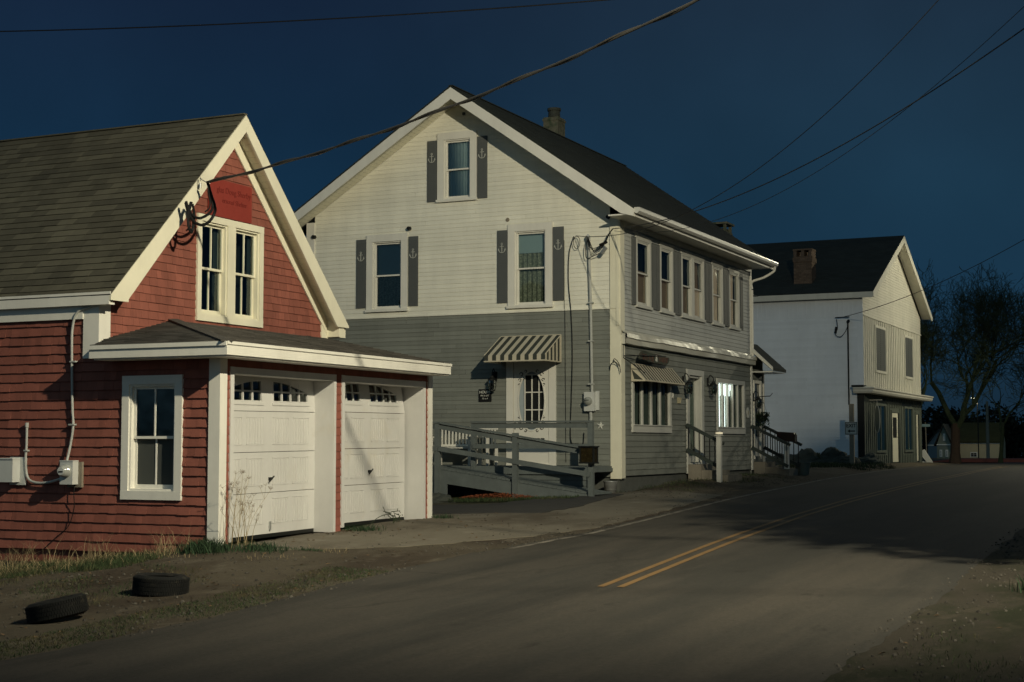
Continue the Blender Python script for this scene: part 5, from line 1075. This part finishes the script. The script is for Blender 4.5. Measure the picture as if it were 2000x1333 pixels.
balustrade('dark green stair railing from the street door down to the white post', 35.40)
balustrade('black stair railing on the near side of the rear entry steps', 41.0, .50, .0, -10.9, 8)
balustrade('black stair railing on the far side of the rear entry steps', 42.25, .50, .0, -10.9, 8)
pl = thing('post_light', 'short white post with a shiny cap light at the foot of the stair railing', 'lamp', (-11.0, 35.15, -.75))
mb = MB(); mb.box((-11.05, 35.0, -.95), (-10.94, 35.11, .19)); mb.box((-11.08, 34.97, .19), (-10.91, 35.14, .21)); obj('post', mb, 'sidewhite', pl)
mb = MB(); mb.lathe([(.07, .21), (.085, .23), (.085, .29), (.10, .295), (.09, .315), (0, .335)], (-10.995, 35.065, 0), 14); obj('cap', mb, 'metal', pl, True)
mb = MB(); mb.lathe([(.088, .235), (.088, .28)], (-10.995, 35.065, 0), 14); obj('lens', mb, mat('pale_lens', (.8, .75, .6), .2, emit=(1, .85, .55), es=.35), pl)
mbx = thing('mailbox', 'dark rural mailbox on a pale post beside the rear steps', 'mailbox', (-11.05, 41.3, -.8))
mb = MB(); mb.prism(FS(41.62), [(-11.32, .08), (-10.80, .05), (-10.80, .25), (-10.84, .31), (-11.29, .34), (-11.32, .28)], 0, .22); obj('box', mb, mat('dark_red_metal', (.035, .018, .014), .5), mbx)
mb = MB(); mb.box((-11.12, 41.4, -.95), (-11.0, 41.52, .07)); obj('post', mb, 'white', mbx)
mb = MB(); mb.beam((-10.79, 41.39, .08), (-10.78, 41.39, .30), .01, .03); obj('flag', mb, 'wood', mbx)
def pot(label, x, y, r, h, m, lbl='flower_pot'):
    z = hz(x, y) - .01; mb = MB(); mb.lathe([(0, z), (r * .75, z), (r, z + h), (r * 1.08, z + h), (r * 1.08, z + h + .03), (r * .9, z + h + .03), (r * .85, z + h - .04), (0, z + h - .04)], (x, y, 0), 16); tag(obj(lbl, mb, m, smooth=False, loc=(x, y, z)), label, 'pot')
pot('dark green tub standing in front of the mailbox post', -10.9, 42.6, .22, .34, 'battend')
# basket of trailing plant by the rear door
hb = thing('hanging_basket', 'dark hanging basket of trailing leaves in front of the rear entry door', 'hanging plant', (-11.75, 41.6, .7))
mb = MB(); mb.lathe([(0, .62), (.1, .64), (.16, .78), (.17, .8)], (-11.78, 41.6, 0), 12)
for a in (0, 2.1, 4.2): mb.tube([(-11.78 + .16 * math.cos(a), 41.6 + .16 * math.sin(a), .8), (-11.78, 41.6, 1.3)], .004, 3)
mb.tube([(XB, 41.6, 1.32), (-11.55, 41.6, 1.34), (-11.48, 41.6, 1.42)], .012, 4); obj('basket', mb, 'black', hb)
mb = MB(); rn = random.Random(8)
for i in range(420):
    a = rn.random() * 6.28; r_ = .20 * rn.random() ** .5; z = .9 - abs(rn.gauss(0, .22)); c = V((-11.78 + r_ * math.cos(a), 41.6 + r_ * math.sin(a), z)); d = V((rn.uniform(-1, 1), rn.uniform(-1, 1), rn.uniform(-1, .3))).normalized() * .05; e = d.cross(V((rn.random(), rn.random(), 1))).normalized() * .02
    mb.face([c - e, c + d, c + e, c - d * .5], rn.random())
obj('foliage', mb, 'leaf', hb)

# ------------------------------------------------------------------ tyres in the dirt
def tyre(label, c, R_, w, tilt, rot):
    t = thing('old_tyre', label, 'tyre', c, 'old tyres lying in the dirt'); mb = MB(); K = 40
    pr = [(R_ * .56, -w * .42), (R_ * .62, -w * .5), (R_ * .86, -w * .52), (R_ * .97, -w * .42), (R_, -w * .25), (R_, w * .25), (R_ * .97, w * .42), (R_ * .86, w * .52), (R_ * .62, w * .5), (R_ * .56, w * .42), (R_ * .60, w * .30), (R_ * .90, w * .3), (R_ * .93, 0), (R_ * .90, -w * .3), (R_ * .60, -w * .3), (R_ * .56, -w * .42)]
    from mathutils import Matrix
    mt_ = Matrix.Translation(V(c)) @ Matrix.Rotation(rot, 4, 'Z') @ Matrix.Rotation(tilt, 4, 'Y')
    for i in range(K):
        for j in range(len(pr) - 1):
            q = []
            for (ii, jj) in ((i, j), (i + 1, j), (i + 1, j + 1), (i, j + 1)):
                a = 2 * math.pi * ii / K; q.append(mt_ @ V((pr[jj][0] * math.cos(a), pr[jj][0] * math.sin(a), pr[jj][1])))
            mb.face(q)
    obj('casing', mb, 'tyre', t)
    mb = MB()
    for i in range(72):                                      # tread blocks
        for (z0, z1, off) in ((-.40, -.24, 0), (-.20, -.02, .5), (.02, .20, 0), (.24, .40, .5)):
            a0, a1 = 2 * math.pi * (i + off) / 72, 2 * math.pi * (i + off + .72) / 72
            P = [mt_ @ V((r_ * math.cos(a), r_ * math.sin(a), z * w)) for r_, a, z in ((R_ * .985, a0, z0), (R_ * .985, a1, z0), (R_ * .985, a1, z1), (R_ * .985, a0, z1), (R_ * 1.018, a0, z0), (R_ * 1.018, a1, z0), (R_ * 1.018, a1, z1), (R_ * 1.018, a0, z1))]
            mb.hexa(P)
    obj('tread', mb, 'tyre', t)
tyre('black tyre lying nearly flat in the dirt in front of the side window', (-10.08, 12.85, hz(-10.08, 12.85) + .08), .285, .205, R(3), R(25))
tyre('black tyre tilted and half sunk in the dirt nearer the road edge', (-9.86, 11.05, hz(-9.86, 11.05) + .10), .275, .175, R(-12), R(25))

# ------------------------------------------------------------------ boulders and shrubs by the white side wall
def boulder(label, x, y, sx, sy, sz, seed):
    mb = MB(); K, L = 18, 10; z0 = hz(x, y); rn = V((seed * 3.1, seed, 0)); G = []
    for i in range(L + 1):
        ph = math.pi / 2 * i / L
        for j in range(K):
            a = 2 * math.pi * j / K; d = V((math.cos(a) * math.cos(ph), math.sin(a) * math.cos(ph), math.sin(ph))); f = 1 + .35 * noise.noise(d * 1.6 + rn) + .12 * noise.noise(d * 5 + rn)
            G.append((x + d.x * sx * f, y + d.y * sy * f, z0 - .05 + d.z * sz * f))
    mb.v = G
    for i in range(L):
        for j in range(K): mb.f.append((i * K + j, i * K + (j + 1) % K, (i + 1) * K + (j + 1) % K, (i + 1) * K + j))
    mb.t = [.5] * len(mb.f); mb.m = [0] * len(mb.f); tag(obj('boulder', mb, 'rock', loc=(x, y, z0)), label, 'boulder', 'boulders along the white side wall')
for a in (('broad low boulder beside the flower tub', -15.2, 56.2, .75, .5, .42, 1), ('tallest dark boulder in the row by the white wall', -14.35, 56.4, .72, .55, .62, 2), ('pale-topped boulder beside the small stump', -13.35, 56.6, .55, .45, .62, 3),
          ('flat boulder at the foot of the EXIT sign post', -12.75, 56.4, .6, .4, .34, 4), ('low boulder touching the dark corner of the shop front', -12.1, 57.0, .5, .4, .40, 5)): boulder(*a)
mb = MB(); rn = random.Random(4); z0 = hz(-13.85, 56.2)
for k in range(9): x = -13.85 + rn.uniform(-.12, .12); mb.tube([(x, 56.2, z0), (x + rn.uniform(-.03, .03), 56.2, z0 + rn.uniform(.3, .46))], .022, 4)
tag(obj('stump', mb, 'bark', loc=(-13.85, 56.2, z0)), 'small splintered stump standing between two boulders', 'stump')
boulder('round rock in the planting bed at the garage end of the ramp', -14.95, 27.9, .55, .35, .22, 9)
mb = MB()
for i in range(1500):
    u = rn.random(); x = -14.5 + 1.6 * u; y = 28.45 + rn.gauss(0, .12) - .1 * u; z = hz(x, y) + .03 + .09 * math.sin(math.pi * min(1, max(0, (x + 14.7) / 2.0))) * rn.random(); s = rn.uniform(.012, .03); a = rn.random() * 6.28
    mb.face([(x, y, z), (x + s * math.cos(a), y + s * math.sin(a), z + rn.uniform(0, .02)), (x + s * math.cos(a + 1.4), y + s * math.sin(a + 1.4), z + .015)], rn.random())
kind(obj('red_mulch', mb, 'mulch'), 'stuff')

# ------------------------------------------------------------------ grasses
def blades(name, m, specs, seed):
    rn = random.Random(seed); mb = MB()
    for (fn, n, h0, h1, w, lean) in specs:
        for _ in range(n):
            x, y = fn(rn)
            if x is None: continue
            h = rn.uniform(h0, h1); a = rn.random() * 6.28; l = rn.uniform(0, lean) * h; z = hz(x, y) - .015; dx, dy = math.cos(a), math.sin(a); b = rn.random() * 6.28; wx, wy = math.cos(b) * w, math.sin(b) * w; t = rn.random()
            p1 = (x + dx * l * .35, y + dy * l * .35, z + h * .6)
            mb.face([(x - wx, y - wy, z), (x + wx, y + wy, z), (p1[0] + wx * .7, p1[1] + wy * .7, p1[2]), (p1[0] - wx * .7, p1[1] - wy * .7, p1[2])], t); mb.face([(p1[0] - wx * .7, p1[1] - wy * .7, p1[2]), (p1[0] + wx * .7, p1[1] + wy * .7, p1[2]), (x + dx * l, y + dy * l, z + h)], t)
    return kind(obj(name, mb, m), 'stuff')
def clump(x0, x1, y0, y1, sc_=1.2, thr=0.0, sd=0):
    def f(rn):
        x, y = rn.uniform(x0, x1), rn.uniform(y0, y1)
        return (x, y) if noise.noise(V((x * sc_, y * sc_, sd))) > thr + rn.uniform(-.15, .15) else (None, None)
    return f
def alongedge(tab, o0, o1, y0, y1, thr, sd=0):
    def f(rn):
        y = rn.uniform(y0, y1); x = itp(y, tab) + rn.uniform(o0, o1); return (x, y) if noise.noise(V((x * 1.1, y * .8, sd))) > thr + rn.uniform(-.15, .15) else (None, None)
    return f
blades('grass', 'grass', [(clump(-17, -11.9, 14.3, 15.98, 1.2, -.25), 15000, .03, .11, .004, .9), (clump(-16, -10.2, 11.8, 14.6, 1.1, .02, 3), 12000, .015, .06, .0035, 1.2), (alongedge(XL, -.85, -.02, 8.5, 15.6, -.3, 2), 16000, .010, .04, .0035, 1.3),
                          (clump(-15.6, -11.9, 27.7, 28.6, 1.2, -.2), 5000, .03, .10, .005, .9), (clump(-12.5, -10.6, 30.9, 40, 1, .0), 5000, .02, .08, .005, 1), (clump(-2.3, 2.0, 9, 13, 1.1, .12, 5), 5000, .015, .06, .0035, 1.2),
                          (clump(-14, -10.8, 50, 57, .8, -.1), 4000, .04, .15, .01, 1)], 1)
blades('dry_straw', 'straw', [(clump(-17, -12.0, 15.55, 15.98, 1.5, -.12, 6), 1100, .12, .42, .0028, 1.3), (clump(-17, -12, 14.6, 15.9, 1.3, 0, 7), 3500, .04, .15, .003, 1.5), (clump(-13, -10.2, 15.2, 16.9, 1.5, .1, 8), 1200, .02, .08, .003, 1.5)], 2)
def gc(x, y, sx, sy): return lambda rn: (rn.gauss(x, sx), rn.gauss(y, sy))
blades('green_weeds', 'weed', [(gc(-11.72, 15.78, .16, .12), 900, .04, .19, .007, 1), (gc(-11.2, 16.2, .18, .15), 500, .03, .12, .006, 1), (gc(-11.45, 19.25, .12, .12), 350, .03, .12, .005, 1), (gc(-11.5, 21.85, .08, .08), 200, .03, .1, .005, 1), (lambda rn: (lambda s: (-11.4 + .9 * s + rn.gauss(0, .03), 16.4 + .25 * s + rn.gauss(0, .04)))(rn.random()), 500, .01, .06, .004, 1.2),
                              (gc(-1.62, 15.9, .13, .2), 420, .06, .26, .008, .8)], 3)
def pebbles(name, m, fns, smin, smax, seed, flat=.6):
    rn = random.Random(seed); mb = MB()
    for fn, n in fns:
        for _ in range(n):
            x, y = fn(rn)
            if x is None: continue
            z = hz(x, y) + .002; s_ = smin + (smax - smin) * rn.random() ** 3; a0 = rn.random() * 6.28; K = 5; t = rn.random()
            ring = [(x + s_ * rn.uniform(.7, 1.1) * math.cos(a0 + k * 6.283 / K), y + s_ * rn.uniform(.7, 1.1) * math.sin(a0 + k * 6.283 / K), z - .003) for k in range(K)]
            top = [(x + (p[0] - x) * .55, y + (p[1] - y) * .55, z + s_ * flat * rn.uniform(.7, 1.2)) for p in ring]
            for k in range(K): mb.face([ring[k], ring[(k + 1) % K], top[(k + 1) % K], top[k]], t)
            mb.face(top, t)
    return kind(obj(name, mb, m), 'stuff')
pebbles('gravel', mat('pebble_stone', (.062, .056, .045), .9, .2, 9, .6), [(clump(-15, -9, 9, 16, 1.0, -.1, 11), 1900), (alongedge(XL, -.5, .12, 8.5, 30, 0, 4), 1300), (clump(-11.9, -9, 16, 26, 1.2, .05, 13), 900), (alongedge(XR, -.15, .6, 8.5, 24, -.1, 8), 700), (clump(-2.2, 2, 8.5, 15, 1.1, -.1, 9), 600), (clump(-12, -10, 29.5, 41, 1.1, -.2, 9), 1800)], .006, .026, 5)
def leafmesh():
    rn = random.Random(17); mb = MB()
    for fn, n in ((clump(-15, -8.9, 9, 16, .9, -.05, 21), 700), (clump(-11.8, -9.2, 16, 24, .9, .0, 22), 260), (clump(-2.4, 2, 8.5, 15, .9, -.1, 23), 90), (gc(-11.6, 19.1, .12, .3), 60)):
        for _ in range(n):
            x, y = fn(rn)
            if x is None: continue
            z = hz(x, y) + .004; s_ = rn.uniform(.015, .04); a = rn.random() * 6.28; c, d = math.cos(a) * s_, math.sin(a) * s_
            mb.face([(x - c, y - d, z), (x + d * .5, y - c * .5, z + rn.uniform(0, .012)), (x + c, y + d, z + rn.uniform(0, .01)), (x - d * .5, y + c * .5, z + rn.uniform(0, .012))], rn.random())
    return kind(obj('leaf_litter', mb, mat('fallen_leaf', (.12, .075, .038), .9, .1, 5, .6)), 'stuff')
leafmesh()
# dead flower stalks at the garage corner
st = thing('dead_flower_stalks', 'tall dry flower stalks with branching heads in front of the garage corner post', 'plant', (-11.3, 16.1, -1.3))
rn = random.Random(12); mb = MB(); hd = MB()
for k in range(15):
    x, y = -11.45 + rn.gauss(0, .07), 16.12 + rn.gauss(0, .12); z = hz(x, y); h = rn.uniform(.45, .98); lx, ly = rn.gauss(0, .10), rn.gauss(.08, .17)
    P = smoothp([(x, y, z), (x + lx * .3, y + ly * .3, z + h * .5), (x + lx, y + ly, z + h)], 5); mb.tube(P, [.0045 - .0028 * i / (len(P) - 1) for i in range(len(P))], 4)
    for b in range(rn.randint(1, 3)):
        q = P[int(len(P) * rn.uniform(.45, .8))]; e = q + V((rn.gauss(0, .06), rn.gauss(0, .09), rn.uniform(.08, .2))); mb.tube([q, e], .0018, 3); P2 = [e]
        for tip in P2 + [P[-1]]:
            for s in range(7):
                a = rn.random() * 6.28; r_ = rn.uniform(.012, .038); f_ = tip + V((math.cos(a) * r_, math.sin(a) * r_, rn.uniform(.01, .045))); hd.tube([tip, f_], .0009, 3, cap=False); hd.lathe([(0, f_.z - .004), (.0045, f_.z), (0, f_.z + .004)], (f_.x, f_.y, 0), 4)
obj('stalks', mb, 'straw', st); obj('seed_heads', hd, mat('seed_head', (.20, .15, .09), .9), st)
mb = MB(); rn = random.Random(3)
P = smoothp([(-11.5, 19.45, -1.22), (-11.5, 19.75, -1.10), (-11.48, 20.0, -1.06), (-11.48, 20.25, -1.10)], 5); mb.tube(P, .006, 4)
for k in range(26):
    q = V((-11.48 + rn.gauss(0, .03), rn.uniform(19.95, 20.45), rn.uniform(-1.16, -1.02))); mb.tube([q, q + V((rn.gauss(0, .03), rn.gauss(0, .06), rn.gauss(0, .04)))], .006, 4)
tag(obj('dead_twig', mb, 'bark', loc=(-11.5, 20, -1.2)), 'bent dead twig lying against the foot of the right garage door', 'twig')

# ------------------------------------------------------------------ trees
def bare_tree(label, x, y, H, seed, m='bark', lean=(0, 0), lim=2600, spread=1.0, r0=.22, first=.28):
    t = thing('bare_tree', label, 'tree', (x, y, hz(x, y))); rn = random.Random(seed); tr = MB(); cw_ = MB(); cnt = [0]
    def grow(p, d, L, r, lev, mb):
        if cnt[0] > lim or L < .28: return
        cnt[0] += 1; n = 4; P = [p]; q = p.copy(); dd = d.copy()
        for i in range(n):
            dd = (dd + V((rn.gauss(0, .17), rn.gauss(0, .17), rn.gauss(.04, .10)))).normalized(); q = q + dd * (L / n); P.append(q.copy())
        e = max(r * .72, .010); mb.tube(P, [r + (e - r) * i / n for i in range(n + 1)], 6 if r > .06 else 3, cap=False)
        k = 3 if lev < 5 else 2
        for i in range(k + (1 if rn.random() < .5 else 0)):
            at = P[-1] if i == 0 else P[rn.randint(2, n)]; a = rn.random() * 6.28; s = rn.uniform(.35, .95) * spread; u = dd.cross(V((math.cos(a), math.sin(a), .3))).normalized()
            grow(at, (dd + u * s).normalized(), L * rn.uniform(.62, .86), e * rn.uniform(.55, .95), lev + 1, cw_)
    b = V((x, y, hz(x, y) - .1)); d = V((lean[0], lean[1], 1)).normalized(); tp = b + d * H * first; tr.tube([b, b + (tp - b) * .3, tp], [r0 * 1.4, r0, r0 * .85], 9)
    for i in range(4): a = i * 1.6 + rn.random(); grow(tp - d * rn.uniform(0, .5), (d + V((math.cos(a), math.sin(a), 0)) * .55 * spread).normalized(), H * .24, r0 * .62, 1, cw_)
    obj('trunk', tr, m, t); obj('crown', cw_, 'bark', t); return t
bare_tree('big bare spreading tree with many fine twigs behind the white building', -13.2, 84, 11.2, 5, 'barkredlit', (.03, 0), 11000, 1.05, .26, .2)
bare_tree('smaller bare tree with a leaning trunk coloured as if red-lit beside the big one', -14.6, 80, 8.6, 9, 'barkredlit', (-.06, 0), 3000, .8, .15)
bare_tree('slender bare tree farthest right beyond the crossing', -11.9, 92, 7.5, 15, 'bark', (.08, 0), 3000, 1.0, .12)
def cone_tree(label, x, y, z0, z1, r, n, name='lamp_blocker_tree'):
    t = thing(name, label, 'tree', (x, y, hz(x, y))); rn = random.Random(2); mb = MB(); mb.tube([(x, y, hz(x, y) - .1), (x, y, z0 + 1), (x, y, z1 - .5)], [.2, .16, .03], 8); obj('trunk', mb, 'bark', t); mb = MB()
    for i in range(n):
        s = rn.random() ** .75; z = z1 - (z1 - z0) * s; rr = (r * min(1, .25 + s * 1.5) * (1 if s < .8 else 1.9 - s * 1.1) + .1) * math.sqrt(rn.random()) * (1 + .15 * math.sin(z * 9)); a = rn.random() * 6.28; c = V((x + rr * math.cos(a), y + rr * math.sin(a), z - rr * .15)); o_ = V((math.cos(a + rn.gauss(0, .4)), math.sin(a + rn.gauss(0, .4)), -.25)).normalized() * rn.uniform(.10, .22); w_ = o_.cross(V((rn.gauss(0, .4), rn.gauss(0, .4), 1))).normalized() * .05
        mb.face([c - w_, c + o_ * .6 - w_, c + o_, c + o_ * .6 + w_, c + w_], rn.random())
    obj('crown', mb, 'leaf', t)
cone_tree('added cone tree out of view that blocks the street lamp from the road', 1.25, 16.4, 3.9, 8.4, 2.35, 22000)  # unseen tree added and shaped to keep lamplight off the road
# far wooded slope
rn = random.Random(6); mb = MB()
for k in range(46):
    px = rn.uniform(-62, -8) if k > 10 else rn.uniform(-34, -10); c = V((px, rn.uniform(268, 300), rn.uniform(-1, 4.2))); rx, rz = rn.uniform(3, 5.5), rn.uniform(3, 5.2)
    for i in range(520):
        d = V((rn.gauss(0, 1), rn.gauss(0, 1), rn.gauss(0, 1))).normalized() * rn.uniform(.55, 1.0); p = c + V((d.x * rx, d.y * rx, d.z * rz)); a = V((rn.gauss(0, 1), rn.gauss(0, 1), rn.gauss(0, 1))).normalized() * rn.uniform(.25, .6); b = a.cross(V((rn.random(), .3, rn.random()))).normalized() * .35
        mb.face([p - a, p - b, p + a, p + b], rn.random())
for k in range(34):
    c = V((rn.uniform(13, 26), rn.uniform(-10, 130), rn.uniform(0, 4))); rx, rz = rn.uniform(3, 5), rn.uniform(3, 6)
    for i in range(420):
        d = V((rn.gauss(0, 1), rn.gauss(0, 1), rn.gauss(0, 1))).normalized() * rn.uniform(.55, 1.0); p = c + V((d.x * rx, d.y * rx, d.z * rz)); a = V((rn.gauss(0, 1), rn.gauss(0, 1), rn.gauss(0, 1))).normalized() * rn.uniform(.25, .6); b = a.cross(V((rn.random(), .3, rn.random()))).normalized() * .35
        mb.face([p - a, p - b, p + a, p + b], rn.random())
kind(obj('far_woods', mb, 'leafd'), 'stuff')

# ------------------------------------------------------------------ far houses
def farhouse(label, x0, x1, y, zb, ze, zr_, wallm, roofm, gable=False, depth=7, wins=()):
    t = thing('far_house', label, 'house', ((x0 + x1) / 2, y, zb)); mb = MB(); mb.box((x0, y, zb - .6), (x1, y + depth, ze)); xm = (x0 + x1) / 2
    if gable: mb.prism(FS(y), [(x0, ze), (x1, ze), (xm, zr_)], -depth, 0)
    else: mb.prism(FF(x0), [(y, ze), (y + depth, ze), (y + depth / 2, zr_)], 0, x1 - x0)
    obj('wall', mb, wallm, t); mb = MB()
    if gable:
        for s in (-1, 1): xe = xm + s * ((x1 - x0) / 2 + .4); mb.prism(FS(y - .4), [(xe, ze - .35), (xm, zr_ + .05), (xm, zr_ + .25), (xe, ze - .12)], -depth, 0)
    else:
        for s in (0, 1): mb.prism(FF(x0 - .3), [((y - .3) if s == 0 else (y + depth + .3), ze - .02), (y + depth / 2, zr_ + .05), (y + depth / 2, zr_ + .25), ((y - .3) if s == 0 else (y + depth + .3), ze + .18)], 0, x1 - x0 + .6)
    obj('roof', mb, roofm, t); mb = MB(); mb.box((x0 - .05, y - .06, ze - .2), (x1 + .05, y - .01, ze - .03)); obj('eave_trim', mb, 'white', t)
    for (a, b, c, d) in wins:
        mb = MB(); mb.fbox(FS(y), a, b, c, d, 0, .06); w_ = obj('window', mb, 'white', t); mb = MB()
        for i in range(2):
            for j in range(2): mb.fbox(FS(y), a + .12 + (b - a - .2) * i / 2, a + .04 + (b - a - .2) * (i + 1) / 2 + .02, c + .1 + (d - c - .2) * j / 2, c + .04 + (d - c - .2) * (j + 1) / 2 + .02, .06, .08)
        obj('pane', mb, 'dark', w_)
    return t
farhouse('low yellow clapboard house with a mossy roof far down the street', -38.6, -32.4, 250, -2.2, .2, 3.2, 'yhouse', 'yroof', wins=((-36.9, -35.8, -2.1, -1.3),))
farhouse('narrow grey-green gabled house front beside the far yellow house', -40.9, -38.8, 243, -2.2, .0, 2.9, mat('far_greygreen', (.20, .22, .17), .8), 'roofB', True, 5, ((-40.5, -40.1, -2.0, -.9), (-39.6, -39.2, -2.0, -.9), (-39.95, -39.6, .5, 1.6)))
farhouse('small blue house half hidden behind the tree trunks', -45.6, -42.0, 262, -2.3, -.1, 2.2, 'bluep', 'roofB', True, 6)

# ------------------------------------------------------------------ poles, lamps and wires
def utility_pole(label, x, y, ztop, lampto=None, arm=True, r=.14):
    t = thing('utility_pole', label, 'utility pole', (x, y, hz(x, y))); mb = MB(); mb.tube([(x, y, hz(x, y) - .3), (x, y, ztop * .4), (x, y, ztop)], [r, r * .9, r * .7], 12); obj('pole', mb, 'wood', t)
    if arm: mb = MB(); mb.beam((x - .1, y - 1.1, ztop - .35), (x - .1, y + 1.1, ztop - .35), .09, .11); obj('crossarm', mb, 'wood', t)
    if lampto:
        l = V(lampto); mb = MB(); mb.tube(smoothp([(x, y, l.z - .35), ((x + l.x) / 2, (y + l.y) / 2, l.z + .15), (l.x, l.y, l.z + .12)], 6), .03, 8); obj('lamp_arm', mb, 'metal', t)
        mb = MB(); mb.lathe([(0, l.z + .20), (.10, l.z + .18), (.17, l.z + .10), (.19, l.z + .07), (.18, l.z + .06)], (l.x, l.y, 0), 16); obj('lamp_hood', mb, 'metal', t, True)
        mb = MB(); mb.lathe([(.17, l.z + .065), (.12, l.z + .05), (0, l.z + .045)], (l.x, l.y, 0), 16); obj('lamp_lens', mb, 'lampglow', t)
    return t
utility_pole('wooden utility pole with a street lamp on the verge opposite the garage', 4.0, 12.0, 11.9, (3, 9.6, 9.56))
utility_pole('wooden utility pole on the verge opposite the grey and white house', 5.6, 31, 11.2)
utility_pole('wooden utility pole with a street lamp opposite the corner building', -3.2, 66, 9.4, (-4.6, 66, 7.92))
utility_pole('pale far utility pole beside the yellow house', -27.35, 200, 5.4, None, False, .22)
def wire(label, a, b, sag, r, m='wire', n=40, twist=0, r2=.008):
    mb = MB(); a, b = V(a), V(b); P = []
    for i in range(n + 1): t = i / n; p = a.lerp(b, t); p.z -= 4 * sag * t * (1 - t); P.append(p)
    mb.tube(P, r, 6, cap=False)
    if twist:
        L = (b - a).length; d = (b - a).normalized(); s1 = d.cross(V((0, 0, 1))).normalized(); s2 = s1.cross(d); n2 = int(L * 14); Q = []
        for i in range(n2 + 1): t = i / n2; p = a.lerp(b, t); p.z -= 4 * sag * t * (1 - t); an = t * L * twist; Q.append(p + (s1 * math.cos(an) + s2 * math.sin(an)) * (r + r2 * .6))
        mb.tube(Q, r2, 5, cap=False)
    return tag(obj('overhead_wire', mb, m, loc=tuple(a)), label, 'wire', 'overhead wires')
wire('thick twisted service cable rising from the red gable across the street', HK, (4.0, 12.0, 7.25), .8, .015, 'wireg', 60, 4.2, .012)
wire('thin cable from the coil on the white gable, highest of the three crossing the sky', (-12.96, YB - .1, 4.62), (4.0, 12, 11.5), 2.8, .007, 'wires', 60)
wire('heavier drop wire from the weatherhead, middle of the three crossing the sky', EP, (4.0, 12, 7.25), 1.3, .009, 'wires', 60)
wire('thin lowest wire crossing the dark roof slope below the other two', (-12.0, YB - .2, 4.66), (4, 12, 9.25), 2.3, .005, 'wires', 60)
wire('service wire from the white side wall running right past the gable', (-13.2, YCc - .2, 4.87), (5.4, 30.9, 10.4), 1.3, .011, 'wires')
wire('high black wire crossing the top left of the sky', (-30, 22, 9), (5.6, 32, 10), .8, .013)
wire('thin wire high over the street throwing the nearer line of shadow', (-14.5, 6.8, 6.35), (4.0, 12.1, 6.35), .05, .009)
wire('thin wire high over the street throwing the farther line of shadow', (-14.5, 14.4, 7.45), (4.0, 11.7, 7.4), .05, .006)
for k, (z, zz) in enumerate(((4.3, 6.6), (3.6, 6.1), (2.9, 5.6))): wire(['upper', 'middle', 'lower'][k] + ' lit wire sagging right from the pale far pole', (-27.35, 200, z), (-17, 190, zz + 2.6), 1.3, .035, 'wireg', 24)
fl_ = thing('far_street_lamp', 'tiny glowing street lamp in the dark woods far down the street', 'street lamp', (-34.9, 240, -2.2))
mb = MB(); mb.tube([(-34.2, 240, -2.2), (-34.2, 240, 7.0), (-34.9, 240, 7.1)], .09, 6); obj('pole', mb, 'black', fl_); mb = MB(); mb.lathe([(0, 7.22), (.2, 7.1), (.22, 7.0), (0, 6.88)], (-34.9, 240, 0), 10); obj('lamp_lens', mb, mat('far_lamp_lens', (1, 1, .8), .5, emit=(1, .97, .75), es=9), fl_)
l = bpy.data.lights.new('far_lamp_light', 'POINT'); l.energy = 500; l.color = (1, .86, .6); l.shadow_soft_size = .3; o = bpy.data.objects.new('far_lamp_light', l); COL.objects.link(o); o.location = (-34.9, 240, 6.5)
sn = thing('street_name_sign', 'small pale street name sign on a thin post before the tree trunks', 'sign', (-14.55, 83, -1))
mb = MB(); mb.tube([(-14.5, 83, -1.1), (-14.55, 83, 1.15)], .03, 6); obj('post', mb, 'wood', sn); mb = MB(); mb.box((-14.8, 82.97, .92), (-14.3, 82.99, 1.06)); obj('plate', mb, mat('pale_sign', (.25, .36, .36), .6), sn)
